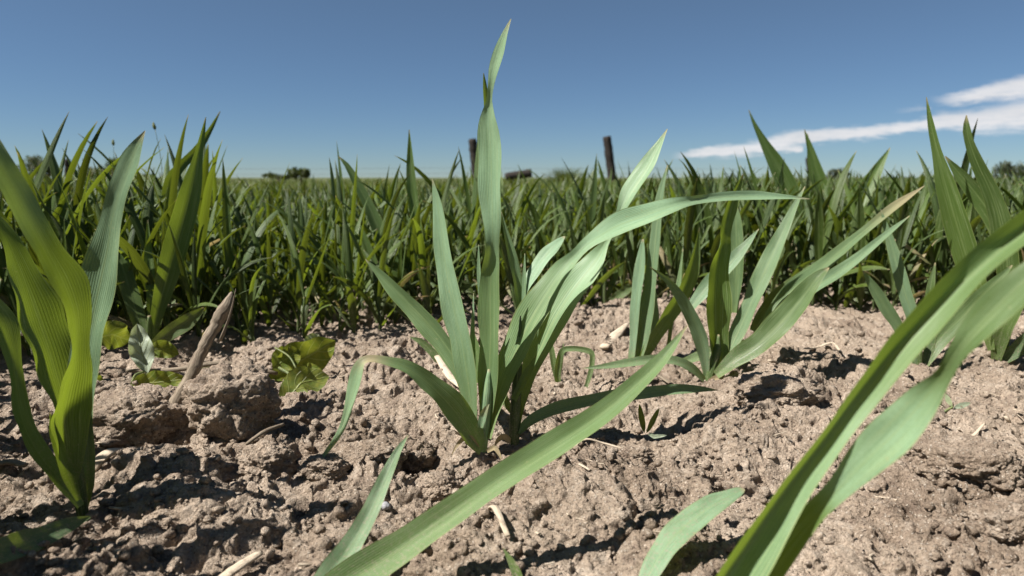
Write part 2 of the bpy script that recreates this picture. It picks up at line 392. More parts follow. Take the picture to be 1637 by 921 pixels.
def simple_mat(name, a, b, scale, rough=.8, spec=.2, bd=.001):
    m, t, out = new_mat(name); geo = t.node('ShaderNodeNewGeometry'); nzz = t.noise(geo.outputs['Position'], scale, 5, .6)
    col = t.mix(t.maprange(nzz, .3, .7), a, b)
    t.l.new(principled(t, col, rough, spec, bump(t, nzz, bd, .6)), out.inputs[0]); return m
M_pebble = simple_mat('pebble', c4(.40, .33, .26), c4(.58, .50, .42), 200, .75)
M_pebble_grey = simple_mat('grey_pebble', c4(.22, .22, .24), c4(.34, .33, .34), 300, .6)
M_wire = simple_mat('wire', c4(.05, .05, .05), c4(.1, .1, .1), 20, .5)
M_bark = simple_mat('bark', c4(.05, .04, .03), c4(.10, .08, .06), 30)
def foliage_mat(name, a, b):
    m, t, out = new_mat(name); geo = t.node('ShaderNodeNewGeometry')
    col = t.mix(geo.outputs['Random Per Island'], a, b)
    pr = principled(t, col, .6, .25); tl = t.node('ShaderNodeBsdfTranslucent'); t.l.new(t.mix(.5, col, c4(.14, .19, .02)), tl.inputs[0])
    ms = t.node('ShaderNodeMixShader'); ms.inputs[0].default_value = .3
    t.l.new(pr, ms.inputs[1]); t.l.new(tl.outputs[0], ms.inputs[2]); t.l.new(ms.outputs[0], out.inputs[0]); return m
M_bush = foliage_mat('bush_foliage', c4(.030, .042, .014), c4(.060, .075, .022))
M_bushblue = foliage_mat('tree_foliage', c4(.040, .052, .030), c4(.070, .080, .045))

tag(link_mesh('ground', ground_me, M_soil), kind='structure')

# ------------------------------------------------------------------ leaf builder
def spline(pts, n):
    pts = np.asarray(pts, float); k = len(pts)
    ext = np.vstack([2 * pts[0] - pts[1], pts, 2 * pts[-1] - pts[-2]])
    # centripetal-like arc parameter from the first three columns
    seg = np.linalg.norm(np.diff(pts[:, :3], axis=0), axis=1) + 1e-6; cum = np.concatenate([[0], np.cumsum(seg)]); cum /= cum[-1]
    out = []
    for t in np.linspace(0, 1, n):
        j = min(np.searchsorted(cum, t, side='right') - 1, k - 2); j = max(j, 0)
        f = (t - cum[j]) / (cum[j + 1] - cum[j])
        p0, p1, p2, p3 = ext[j], ext[j + 1], ext[j + 2], ext[j + 3]
        out.append(.5 * ((2 * p1) + (-p0 + p2) * f + (2 * p0 - 5 * p1 + 4 * p2 - p3) * f * f + (-p0 + 3 * p1 - 3 * p2 + p3) * f ** 3))
    return np.array(out)
def ribbon(C, W, Nrm, fold=.16, cols=7, wave=0.0, seed=0):
    """C centre line (n,3), W width (n,), Nrm upward normal per point; returns verts, quads, uv"""
    n = len(C); T = np.gradient(C, axis=0); T /= np.linalg.norm(T, axis=1)[:, None] + 1e-9
    S = np.cross(T, Nrm); S /= np.linalg.norm(S, axis=1)[:, None] + 1e-9
    N = np.cross(S, T)
    s = np.linspace(-1, 1, cols); fold = np.broadcast_to(np.asarray(fold, float), (n,))
    rj = np.random.default_rng(int(seed * 7 + n + abs(C[-1, 0]) * 1e4) % 99991); kn = max(3, n // 3)
    ej = np.stack([np.interp(np.arange(n), np.linspace(0, n - 1, kn), rj.normal(size=kn)) for _ in range(2)], 1) * .035
    s2 = s[None, :] * (1 + np.where(s[None, :] < 0, ej[:, :1], ej[:, 1:]))
    prof = np.abs(s) ** 1.25
    V = C[:, None, :] + S[:, None, :] * (W[:, None] * .5 * s2)[..., None] + N[:, None, :] * (W[:, None] * fold[:, None] * (prof - .35)[None, :])[..., None]
    if wave:
        ph = np.arange(n) * .55 + seed
        wv = wave * W[:, None] * (np.sin(ph)[:, None] * np.clip(s, 0, 1)[None, :] ** 2 + np.sin(ph * 1.27 + 1.7)[:, None] * np.clip(-s, 0, 1)[None, :] ** 2)
        V = V + N[:, None, :] * wv[..., None]
    V = V.reshape(-1, 3)
    i = (np.arange(n - 1)[:, None] * cols + np.arange(cols - 1)[None, :]).ravel()
    Fq = np.stack([i, i + 1, i + cols + 1, i + cols], 1)
    UV = np.stack([np.tile((s + 1) / 2, n), np.repeat(np.linspace(0, 1, n), cols)], 1)
    return V, Fq, UV
def traced(spec, Y0, Y1, n=36, fold=.16, wave=.05, Yexp=1.0, cols=9, seed=0, turn=0.0, narrow=1.0):
    """spec: (px, py, width_px[, roll_deg]) seen from the photograph's spot, with its own real depth Y0..Y1"""
    k = len(spec); rows = []
    L = [0]
    for a, b in zip(spec, spec[1:]): L.append(L[-1] + math.hypot(a[0] - b[0], a[1] - b[1]))
    for j, s in enumerate(spec):
        t = (L[j] / L[-1]) ** Yexp; Yv = s[4] if len(s) > 4 else Y0 + (Y1 - Y0) * t
        p = P(s[0], s[1], Yv); rows.append((p.x, p.y, p.z, s[2] * psize(Yv), s[3] if len(s) > 3 else 0.0))
    A = spline(rows, n); C = A[:, :3]; W = np.clip(A[:, 3] * narrow, .0002, None)
    T = np.gradient(C, axis=0); T /= np.linalg.norm(T, axis=1)[:, None]
    view = np.array([0, 0, CAMH]) - C; view /= np.linalg.norm(view, axis=1)[:, None]
    S0 = np.cross(T, view); S0 /= np.linalg.norm(S0, axis=1)[:, None]; N0 = np.cross(S0, T)
    roll = np.radians(A[:, 4] - turn * np.sign((S0 @ np.array(sd)).mean()))
    Nn = N0 * np.cos(roll)[:, None] + S0 * np.sin(roll)[:, None]
    W = W / np.clip(np.abs(np.cos(roll)), .45, 1)
    return ribbon(C, W, Nn, fold, cols, wave, seed)
def leaf_mesh(V, Fq, UV, paleness=.2, tint=.3, dry=None, origin=(0, 0, 0)):
    n = len(V); o = np.array(origin)
    b = paleness(UV[:, 1]) if callable(paleness) else np.full(n, paleness)
    d = dry(UV[:, 1]) if callable(dry) else np.zeros(n)
    return mesh_np('leaf', V - o, Fq, UV, {'paleness': b, 'tint': np.full(n, tint), 'dry': d})
def tube(path, radii, sides=8, flat=1.0, jag=0.0, seed=0, ridge=0.0):
    path = np.asarray(path, float); n = len(path); radii = np.broadcast_to(np.asarray(radii, float), (n,))
    T = np.gradient(path, axis=0); T /= np.linalg.norm(T, axis=1)[:, None] + 1e-9
    ref = np.array([0, 0, 1.0]) if abs(T[0, 2]) < .8 else np.array([1.0, 0, 0])
    S = np.cross(T, ref); S /= np.linalg.norm(S, axis=1)[:, None]; U = np.cross(S, T)
    a = np.arange(sides) / sides * 2 * np.pi; r2 = np.random.default_rng(seed)
    rr = radii[:, None] * (1 + jag * (r2.random((n, sides)) - .5)) * (1 + ridge * (r2.random(sides) - .5))[None, :]
    V = (path[:, None, :] + S[:, None, :] * (rr * np.cos(a))[..., None] + U[:, None, :] * (rr * np.sin(a) * flat)[..., None]).reshape(-1, 3)
    V = np.vstack([V, path[:1], path[-1:]])
    fs = []
    for j in range(n - 1):
        for q in range(sides):
            q2 = (q + 1) % sides; fs.append((j * sides + q, j * sides + q2, (j + 1) * sides + q2, (j + 1) * sides + q))
    c0, c1 = n * sides, n * sides + 1
    for q in range(sides):
        q2 = (q + 1) % sides; fs.append((c0, q2, q, q)); fs.append((c1, (n - 1) * sides + q, (n - 1) * sides + q2, (n - 1) * sides + q2))
    UV = np.vstack([np.stack([np.tile(a / (2 * np.pi), n), np.repeat(np.linspace(0, 1, n), sides)], 1), [[0, 0], [0, 1]]])
    tri = [f for f in fs if f[2] == f[3]]; quad = [f for f in fs if f[2] != f[3]]
    return V, quad, [t[:3] for t in tri], UV
def tube_mesh(name, path, radii, attrs=None, origin=(0, 0, 0), **kw):
    V, q, tr, UV = tube(path, radii, **kw)
    me = bpy.data.meshes.new(name); me.from_pydata((V - np.array(origin)).tolist(), [], q + tr)
    uv = me.uv_layers.new(name='UVMap'); li = np.zeros(len(me.loops), np.int32); me.loops.foreach_get('vertex_index', li)
    uv.data.foreach_set('uv', UV[li].astype(np.float32).ravel())
    for nm, v in (attrs or {}).items():
        at = me.attributes.new(nm, 'FLOAT', 'POINT'); at.data.foreach_set('value', np.full(len(V), v, np.float32))
    me.polygons.foreach_set('use_smooth', np.ones(len(me.polygons), bool)); me.update(); return me

# ------------------------------------------------------------------ the traced plants near the lens
def hero(label, base, group=None, name='wheat_plant'):
    o = empty(name, (base.x, base.y, 0)); return tag(o, label, 'plant', group)
def add_leaf(root, spec, Y0, Y1, paleness=.3, tint=.3, dry=None, **kw):
    V, Fq, UV = traced(spec, Y0, Y1, **kw)
    return link_mesh('leaf', leaf_mesh(V, Fq, UV, paleness, tint, dry, root.location), M_leaf, root)
def add_stem(root, spec, Y0, Y1, paleness=.3, tint=.3, n=14):
    rows = []
    for j, s in enumerate(spec):
        Yv = Y0 + (Y1 - Y0) * j / (len(spec) - 1); p = P(s[0], s[1], Yv); rows.append((p.x, p.y, p.z, s[2] * psize(Yv) / 2))
    A = spline(rows, n)
    return link_mesh('stem', tube_mesh('stem', A[:, :3], A[:, 3], {'paleness': paleness, 'tint': tint, 'dry': 0}, root.location, sides=10, flat=.75), M_leaf, root)

# tall plant in the middle
D1 = B_C1.y; D2 = B_C2.y; BW = .85
c1 = hero('tallest pale green wheat plant, its twisted blade rising far into the sky', B_C1, 'wheat plants nearest the camera')
add_stem(c1, [(768, 735, 26), (772, 700, 26), (776, 665, 28), (780, 625, 24), (782, 590, 6)], D1 + .004, D1 + .004, .75, .6)
add_leaf(c1, [(757, 690, 14), (754, 660, 22), (746, 600, 31), (737, 545, 36), (724, 490, 35), (714, 440, 30), (706, 380, 24), (699, 325, 14), (691, 286, 1)], D1, D1 + .02, lambda v: .40 + .5 * sstep(.1, .6, v), .55, fold=.10, turn=-34)
add_leaf(c1, [(777, 690, 18), (780, 620, 30), (783, 550, 33), (783, 490, 34), (784, 440, 30, 20), (787, 400, 22, 45), (787, 372, 24, 25), (786, 330, 33), (784, 270, 37), (783, 220, 34), (781, 185, 22), (782, 160, 9, 40), (785, 135, 10, 30), (790, 110, 15), (799, 80, 15), (808, 52, 8), (817, 30, 1)], D1 + .005, D1 - .01, lambda v: .35 + .6 * sstep(.40, .55, v), .6, n=60, fold=.13, turn=-34)
add_leaf(c1, [(781, 225, 8), (779, 190, 9), (776, 150, 8), (773, 117, 1)], D1 + .012, D1 + .01, .1, .6, n=16, turn=35)
add_leaf(c1, [(779, 700, 16), (788, 660, 24), (803, 610, 33), (822, 565, 42), (845, 515, 45), (872, 470, 40), (898, 432, 30), (920, 408, 19, 25), (945, 385, 22), (985, 361, 34), (1030, 344, 32), (1070, 330, 24), (1110, 320, 14, 30), (1160, 314, 15, 20), (1210, 313, 14), (1255, 315, 8), (1294, 318, 1)], D1, D1 + .06, lambda v: .38 + .6 * sstep(.30, .56, v), .6, n=64, fold=.15, turn=-34)
add_leaf(c1, [(770, 722, 14), (757, 698, 34), (735, 665, 42), (708, 634, 38), (680, 608, 30), (650, 588, 21), (618, 577, 15), (594, 574, 12), (580, 578, 14), (572, 594, 20), (565, 620, 20), (558, 650, 14), (549, 680, 11), (535, 705, 9), (518, 728, 6), (509, 740, 1)], D1 - .005, D1 - .045, lambda v: .38 + .42 * sstep(.5, .6, v), .6, dry=lambda v: .85 * np.exp(-((v - .585) / .05) ** 2), n=60, fold=.14, turn=-34)
add_leaf(c1, [(752, 650, 16), (735, 590, 26), (708, 548, 32), (678, 512, 31), (645, 478, 26), (615, 446, 17), (584, 414, 1)], D1 + .015, D1 + .06, .35, .45, fold=.14, turn=-34)
add_leaf(c1, [(759, 640, 8), (757, 590, 9), (756, 540, 8), (757, 469, 1)], D1 + .004, D1 + .01, .8, .2, n=16, turn=-34)
add_leaf(c1, [(770, 480, 8), (766, 440, 7), (765, 391, 1)], D1 + .006, D1 + .01, .6, .2, n=12, turn=-34)
add_leaf(c1, [(766, 612, 10), (764, 580, 18), (760, 555, 14), (757, 530, 2)], D1 + .018, D1 + .03, .2, .5, n=14, turn=-34)
add_leaf(c1, [(764, 716, 7), (752, 700, 9), (740, 702, 8), (728, 716, 4), (722, 728, 1)], D1 - .006, D1 - .016, .0, .5, dry=lambda v: .95 + 0 * v, n=16)
add_leaf(c1, [(778, 722, 6), (790, 716, 8), (797, 724, 6), (802, 736, 1)], D1 - .006, D1 - .014, .0, .5, dry=lambda v: .9 + 0 * v, n=14)
add_leaf(c1, [(768, 684, 9), (771, 668, 13), (776, 655, 9), (782, 646, 1)], D1 - .010, D1 - .009, .9, .3, dry=lambda v: .5 * sstep(.3, .8, v), n=14)
# its neighbour, a shoot just right of it
c2 = hero('pale wheat plant with thick dark stem just right of the tallest one', B_C2, 'wheat plants nearest the camera')
add_stem(c2, [(822, 725, 24), (822, 690, 25), (824, 650, 24), (827, 600, 20), (831, 545, 12), (832, 505, 3)], D2, D2, .12, .15)
add_leaf(c2, [(826, 690, 10), (832, 650, 16), (845, 600, 26), (862, 560, 38), (885, 510, 46), (910, 470, 47), (935, 437, 42), (955, 412, 28), (968, 388, 12, 30), (981, 365, 10, 50), (991, 340, 13, 30), (1006, 308, 24), (1029, 274, 26), (1048, 241, 15), (1067, 206, 1)], D2, D2 + .05, lambda v: .40 + .45 * sstep(.2, .6, v), .6, n=60, fold=.15, turn=-34)
add_leaf(c2, [(828, 560, 10), (832, 500, 15), (829, 460, 16), (821, 420, 15), (812, 385, 11), (801, 338, 1)], D2 + .01, D2 + .03, .45, .4, turn=30)
add_leaf(c2, [(832, 540, 3), (837, 480, 6), (846, 450, 15), (862, 422, 22), (880, 400, 20), (894, 386, 12), (903, 378, 2)], D2 + .01, D2 + .04, .95, .1, fold=.08, turn=-34)
add_leaf(c2, [(828, 692, 10), (850, 672, 18), (885, 655, 20), (930, 643, 20), (990, 633, 20), (1050, 626, 19), (1105, 622, 14), (1148, 624, 1)], D2 - .004, D2 + .045, .55, .4, fold=.13, turn=-34)
add_leaf(c2, [(836, 520, 4), (838, 460, 7), (839, 405, 1)], D2 + .012, D2 + .02, .6, .2, n=12, turn=-34)
add_leaf(c2, [(820, 660, 8), (808, 640, 14), (800, 620, 12), (795, 600, 2)], D2 + .01, D2 + .02, .2, .4, n=12, turn=-34)
add_leaf(c2, [(822, 640, 10), (836, 610, 14), (850, 585, 10), (855, 570, 1)], D2 - .006, D2 - .01, .3, .5, n=14, turn=-34)
add_leaf(c2, [(818, 708, 8), (806, 698, 10), (796, 704, 7), (790, 715, 1)], D2 - .004, D2 - .010, .0, .4, dry=lambda v: .95 + 0 * v, n=14)
# small shoot lying back behind the middle plant
bb = G(712, 600); b = hero('low dark green shoot leaning left behind the tallest plant', bb)
add_leaf(b, [(718, 602, 10), (706, 582, 14), (690, 562, 13), (672, 546, 10), (655, 539, 1)], bb.y, bb.y + .01, .2, .4, n=20)
# bent little seedling right of the middle plants
bt = hero('bent thin seedling with drooping blades behind the thick dark stem', B_T, name='seedling')
add_leaf(bt, [(892, 612, 9), (886, 585, 10), (882, 560, 9), (878, 535, 3)], B_T.y, B_T.y + .01, .2, .5, n=18)
add_leaf(bt, [(892, 612, 9), (892, 590, 11), (897, 565, 10), (905, 558, 9), (925, 558, 9), (944, 563, 9), (947, 575, 8), (944, 595, 8), (937, 618, 6), (934, 630, 1)], B_T.y, B_T.y - .02, .25, .5, n=40)
add_leaf(bt, [(890, 610, 6), (897, 580, 6), (901, 548, 1)], B_T.y, B_T.y + .02, .2, .5, n=14)

# plant on the right
DR = B_R.y
r = hero('broad-leaved green wheat plant right of centre with long arms reaching right', B_R, 'wheat plants nearest the camera')
add_stem(r, [(1131, 615, 20), (1138, 590, 20), (1146, 560, 18), (1149, 535, 4)], DR, DR, .15, .4)
add_leaf(r, [(1150, 590, 18), (1148, 555, 28), (1146, 510, 37), (1146, 465, 36), (1149, 425, 26), (1154, 390, 18, 30), (1161, 360, 17), (1170, 325, 18), (1180, 300, 10), (1188, 278, 1)], DR, DR + .02, .12, .6, n=44, fold=.2, turn=35)
add_leaf(r, [(1158, 585, 10), (1166, 560, 18), (1182, 525, 25), (1200, 485, 24), (1217, 445, 28), (1235, 405, 27), (1252, 370, 19), (1268, 335, 11), (1287, 298, 1)], DR, DR + .03, .45, .4, n=40, turn=-20)
add_leaf(r, [(1145, 600, 14), (1175, 575, 28), (1212, 550, 34), (1248, 515, 38), (1280, 478, 34), (1305, 445, 20), (1325, 428, 3)], DR - .01, DR - .02, .2, .4, n=36, fold=.2, turn=-20)
add_leaf(r, [(1220, 548, 10), (1240, 515, 22), (1262, 488, 26), (1295, 462, 22), (1335, 438, 19), (1380, 405, 14), (1420, 372, 9), (1454, 345, 1)], DR + .01, DR + .05, .55, .3, n=36, turn=-20)
add_leaf(r, [(1210, 545, 8), (1235, 500, 18), (1270, 460, 26), (1310, 430, 24), (1350, 395, 16), (1390, 362, 13), (1432, 328, 12), (1478, 297, 1)], DR + .02, DR + .08, .35, .4, dry=lambda v: .75 * sstep(.6, .95, v), n=36, turn=-20)
add_leaf(r, [(1130, 605, 8), (1126, 570, 17), (1118, 535, 23), (1103, 500, 20), (1085, 470, 16), (1065, 446, 9), (1039, 427, 1)], DR, DR - .02, .55, .3, n=32, turn=-20)
add_leaf(r, [(1126, 608, 8), (1105, 588, 14), (1080, 577, 15), (1045, 575, 15), (1005, 580, 14), (965, 586, 8), (931, 589, 1)], DR - .005, DR - .03, .5, .5, n=30, turn=-20)
add_leaf(r, [(1098, 500, 10), (1115, 478, 19), (1140, 448, 24), (1168, 420, 23), (1192, 392, 13), (1213, 366, 1)], DR + .03, DR + .04, .6, .2, n=28, turn=-20)
add_leaf(r, [(1175, 500, 10), (1177, 440, 22), (1177, 390, 26), (1176, 350, 18), (1178, 330, 2)], DR + .05, DR + .06, .3, .3, n=24, turn=-20)
add_leaf(r, [(1205, 530, 14), (1225, 498, 24), (1252, 472, 30), (1280, 446, 20), (1296, 424, 2)], DR + .06, DR + .08, .1, .2, n=24, turn=-20)
add_leaf(r, [(1090, 580, 10), (1130, 565, 18), (1180, 552, 16), (1215, 545, 6)], DR + .03, DR + .04, .35, .5, n=18, turn=-20)
add_leaf(r, [(1134, 610, 8), (1148, 604, 10), (1165, 610, 7), (1180, 620, 1)], DR - .008, DR - .015, .0, .4, dry=lambda v: .95 + 0 * v, n=14)
# slim plant left of it
DS = B_S.y
s_ = hero('slim upright wheat plant with pale narrow blades between centre and right plants', B_S, 'wheat plants nearest the camera')
add_leaf(s_, [(1010, 575, 10), (1013, 540, 12), (1016, 490, 15), (1022, 440, 17), (1026, 405, 12), (1028, 382, 3)], DS, DS + .02, .7, .1, n=26, turn=-30)
add_leaf(s_, [(1018, 578, 14), (1026, 545, 24), (1033, 500, 24), (1040, 455, 20), (1045, 410, 17), (1050, 360, 15), (1056, 310, 11), (1067, 264, 1)], DS, DS + .03, .45, .2, n=36, turn=-30)
add_leaf(s_, [(1040, 560, 8), (1046, 520, 16), (1045, 480, 14), (1042, 450, 10), (1040, 430, 2)], DS + .015, DS + .03, .7, .2, n=20, turn=-30)
add_leaf(s_, [(1022, 580, 10), (1038, 552, 18), (1062, 515, 22), (1085, 480, 24), (1102, 445, 22), (1112, 405, 12), (1118, 364, 1)], DS, DS + .02, .2, .6, n=34, turn=35)
add_leaf(s_, [(1068, 560, 5), (1076, 500, 8), (1085, 455, 8), (1092, 398, 1)], DS + .02, DS + .05, .35, .4, n=18, turn=-30)

# plant at the left edge
DL = B_L.y
l = hero('large dark wheat plant at the left edge with folded translucent leaves', B_L, 'wheat plants nearest the camera')
add_stem(l, [(134, 832, 20), (130, 805, 24), (124, 770, 28), (118, 735, 24), (114, 705, 4)], DL, DL, .1, .4)
add_leaf(l, [(126, 790, 12), (124, 740, 30), (128, 680, 40), (132, 620, 40), (138, 560, 44), (147, 505, 52), (160, 445, 53), (171, 395, 42), (178, 350, 30), (189, 308, 27), (205, 265, 30), (218, 235, 16), (232, 209, 1)], DL + .01, DL + .02, .62, .15, n=56, fold=.12, turn=-34)
add_leaf(l, [(120, 770, 10), (113, 735, 38), (110, 700, 62), (107, 665, 66), (114, 625, 58), (122, 590, 42), (124, 550, 30), (122, 500, 44), (105, 450, 56), (80, 405, 48, -20), (52, 355, 46, -30), (22, 300, 44, -30), (0, 262, 40, -30), (-30, 215, 34)], DL - .005, DL - .04, lambda v: .08 + .6 * sstep(.68, .8, v), .5, n=64, fold=.26, wave=.05, turn=38, narrow=0.84)
add_leaf(l, [(112, 720, 14), (106, 660, 40), (96, 610, 66), (82, 560, 78), (62, 505, 72), (44, 455, 58), (26, 410, 40), (8, 372, 26), (-20, 330, 10), (-40, 305, 1)], DL + .012, DL + .03, .06, .85, n=48, fold=.12, turn=42, narrow=0.82)
add_leaf(l, [(128, 810, 12), (96, 765, 26), (66, 728, 26), (44, 690, 24), (32, 650, 25), (27, 615, 19), (22, 580, 20), (14, 545, 30), (2, 510, 32), (-25, 470, 20), (-45, 450, 1)], DL - .01, DL - .01, .25, .5, n=48, fold=.2, turn=30)
add_leaf(l, [(136, 812, 10), (140, 770, 20), (141, 720, 20), (138, 675, 16), (134, 640, 6)], DL + .006, DL + .01, .35, .2, n=20)
add_leaf(l, [(126, 800, 8), (110, 760, 20), (98, 725, 18), (86, 690, 12), (80, 660, 2)], DL - .012, DL - .02, .15, .4, n=18)
add_leaf(l, [(144, 826, 4), (118, 836, 20), (85, 850, 32), (48, 866, 40), (5, 880, 44), (-50, 890, 40)], DL - .012, DL - .10, .35, .25, n=28, fold=.1, turn=-20)
# blade of the plant below the left corner
bq = G(-70, 960); q = hero('single blade poking up at the bottom left corner', bq)
add_leaf(q, [(90, 990, 30), (50, 935, 34), (22, 902, 28), (-2, 872, 16), (-30, 850, 1)], bq.y + .01, bq.y + .03, .15, .5, n=22)

# front plant whose long blade crosses the soil
bf = G(480, 1010); f = hero('front wheat plant whose long blade slants right across the soil', bf, 'wheat plants nearest the camera')
add_leaf(f, [(470, 1000, 60), (545, 938, 66), (620, 890, 58), (690, 842, 49), (760, 793, 45), (830, 746, 44), (900, 703, 42), (960, 663, 38), (1015, 617, 30), (1060, 572, 20), (1099, 520, 1)], bf.y, bf.y + .10, .34, .75, n=56, fold=.22, wave=.03, turn=-16)
add_leaf(f, [(500, 960, 44), (530, 917, 44), (558, 877, 38), (585, 832, 32), (604, 792, 27), (620, 755, 20), (636, 722, 12), (653, 695, 1)], bf.y + .02, bf.y + .09, .6, .3, n=40, fold=.2, turn=-16)
# small plant at lower right centre
bs = G(1010, 985); s2p = hero('pale round-tipped young blade rising from the lower edge of the soil', bs)
add_leaf(s2p, [(1010, 985, 18), (1035, 925, 30), (1060, 880, 39), (1092, 843, 42), (1128, 815, 38), (1160, 796, 26), (1182, 785, 14), (1190, 782, 3)], bs.y + .01, bs.y + .06, .75, .4, n=36, fold=.06, turn=-28)
bu = G(850, 990); up = hero('thin leaf tip just poking up from the bottom edge of the soil', bu)
add_leaf(up, [(845, 980, 12), (832, 935, 17), (818, 900, 13), (804, 876, 1)], bu.y, bu.y + .02, .1, .5, n=18)
# close plant on the right, out of focus
bg_ = G(1090, 1090); g = hero('blurred wheat plant closest to the lens at the lower right', bg_, 'wheat plants nearest the camera')
add_leaf(g, [(1100, 1060, 60, 20), (1150, 955, 80, 25), (1205, 870, 72, 25), (1262, 785, 56, 25), (1320, 708, 46, 20), (1375, 635, 48, 20), (1430, 565, 54, 10), (1490, 500, 56, 0), (1550, 440, 52, -10), (1610, 388, 48, -10), (1680, 335, 46), (1760, 285, 20)], .235, .25, lambda v: .30 + .25 * (1 - sstep(.45, .6, v)), .75, n=64, fold=.60, wave=.04, turn=0, narrow=0.86)
add_leaf(g, [(1130, 1060, 50), (1190, 955, 76), (1245, 885, 62), (1295, 828, 42), (1340, 782, 44, 10), (1385, 735, 66), (1432, 690, 78), (1475, 640, 56), (1507, 600, 30, 30), (1528, 565, 30, 30), (1560, 525, 50), (1605, 480, 58), (1660, 430, 50), (1730, 380, 20)], .250, .215, lambda v: .12 + .6 * sstep(.38, .46, v) * (1 - .8 * sstep(.62, .72, v)), .65, n=64, fold=.14, wave=.05, turn=-12, narrow=0.88)

# ------------------------------------------------------------------ traced plants at the edge of the crop
def edge_plant(label, basepx, leaves, extra=2, group='wheat plants along the front of the crop'):
    bb = G(*basepx); o = hero(label, bb, group)
    for spec, dY, bl, ti in leaves:
        add_leaf(o, spec, bb.y, bb.y + dY, bl, ti, n=30, cols=7)
    add_stem(o, [(basepx[0], basepx[1] + 6, 11), (basepx[0], basepx[1] - 30, 11), (basepx[0] + 1, basepx[1] - 60, 7)], bb.y, bb.y, .1, .3, n=8)
    return o
edge_plant('tall wheat plant right of the left-edge plant with one blade piercing the sky', (238, 565), [
    ([(240, 560, 10), (252, 500, 20), (268, 440, 32), (284, 385, 36), (298, 335, 34), (309, 290, 26), (317, 250, 13), (324, 215, 7), (329, 187, 1)], .04, .08, .6),
    ([(236, 560, 10), (218, 500, 24), (200, 440, 26), (188, 400, 18), (182, 370, 2)], .03, .1, .4),
    ([(242, 560, 8), (242, 480, 14), (238, 420, 14), (236, 352, 1)], .05, .1, .6),
    ([(240, 555, 12), (275, 530, 24), (305, 510, 22), (326, 492, 4)], -.03, .2, .2)])
edge_plant('wheat plant with a hooked dark blade bending right above the horizon', (275, 520), [
    ([(275, 515, 8), (268, 420, 14), (266, 340, 16), (272, 292, 18), (290, 265, 14), (315, 240, 13), (336, 208, 7), (352, 178, 1)], .03, .05, .3)])
edge_plant('wheat plant with a long lit blade rising left of the tallest plant', (660, 500), [
    ([(660, 500, 10), (657, 455, 20), (663, 415, 27), (665, 385, 24), (664, 350, 17), (659, 310, 17), (656, 265, 12), (654, 207, 1)], .03, .1, .6),
    ([(652, 500, 8), (645, 460, 20), (628, 415, 28), (608, 372, 24), (590, 330, 17), (572, 295, 14), (555, 265, 8), (541, 250, 1)], .02, .15, .4),
    ([(655, 500, 8), (690, 482, 14), (725, 468, 15), (763, 451, 2)], -.04, .3, .2)])
edge_plant('wheat plant with a pale blade lying out left above the soil', (625, 505), [
    ([(620, 500, 10), (600, 480, 22), (572, 453, 20), (540, 430, 16), (505, 416, 12), (461, 407, 1)], -.06, .4, .3),
    ([(622, 500, 8), (600, 430, 14), (585, 390, 14), (570, 350, 2)], .02, .1, .5)])
edge_plant('wheat plant with a wide blade leaning left above the right-hand crop', (1345, 440), [
    ([(1300, 420, 10), (1278, 350, 26), (1262, 305, 29), (1243, 265, 25), (1222, 228, 13), (1207, 200, 6), (1197, 176, 1)], .02, .1, .5),
    ([(1340, 430, 10), (1330, 370, 24), (1320, 320, 25), (1307, 275, 17), (1296, 240, 10), (1286, 207, 1)], .02, .08, .5),
    ([(1345, 435, 10), (1352, 380, 20), (1372, 325, 24), (1395, 285, 20), (1410, 258, 10), (1423, 236, 1)], .03, .1, .6),
    ([(1310, 430, 8), (1306, 320, 10), (1296, 260, 9), (1291, 214, 1)], .04, .05, .3)])
edge_plant('wheat plant with the tallest dark blades at the right edge', (1598, 575), [
    ([(1585, 560, 10), (1566, 480, 28), (1548, 420, 36), (1530, 360, 36), (1513, 300, 28), (1498, 245, 14), (1488, 200, 9), (1481, 155, 1)], .03, .08, .6),
    ([(1600, 560, 10), (1612, 450, 30), (1602, 370, 32), (1585, 310, 24), (1563, 262, 18), (1550, 228, 12), (1545, 205, 10), (1545, 184, 1)], .04, .06, .3),
    ([(1605, 560, 10), (1620, 440, 26), (1600, 370, 30), (1568, 320, 26), (1537, 282, 18), (1511, 250, 2)], .06, .1, .4),
    ([(1592, 575, 14), (1602, 530, 26), (1622, 490, 24), (1650, 450, 10)], -.02, .1, .5),
    ([(1600, 580, 10), (1625, 560, 22), (1650, 540, 24), (1690, 530, 10)], -.03, .3, .2)])
edge_plant('wheat plant with two stubby pale blades behind the blurred blades', (1470, 595), [
    ([(1470, 590, 10), (1462, 520, 18), (1447, 470, 20), (1432, 415, 18), (1420, 375, 11), (1408, 335, 1)], .04, .5, .2),
    ([(1468, 590, 8), (1440, 530, 16), (1418, 495, 20), (1398, 462, 16), (1380, 433, 3)], .01, .45, .5),
    ([(1475, 590, 10), (1500, 545, 26), (1540, 505, 28), (1580, 465, 24), (1618, 424, 2)], .02, .2, .4),
    ([(1478, 592, 10), (1490, 520, 16), (1487, 470, 14), (1495, 420, 2)], .03, .1, .3)])
edge_plant('small wheat plant in the dark soil gap right of the tallest plant', (966, 487), [
    ([(966, 485, 8), (962, 455, 10), (955, 425, 9), (950, 395, 1)], .03, .1, .6),
    ([(967, 487, 8), (985, 475, 14), (1003, 462, 14), (1018, 450, 2)], -.02, .2, .5),
    ([(966, 487, 7), (980, 450, 9), (995, 415, 8), (1010, 380, 1)], .03, .1, .6)])

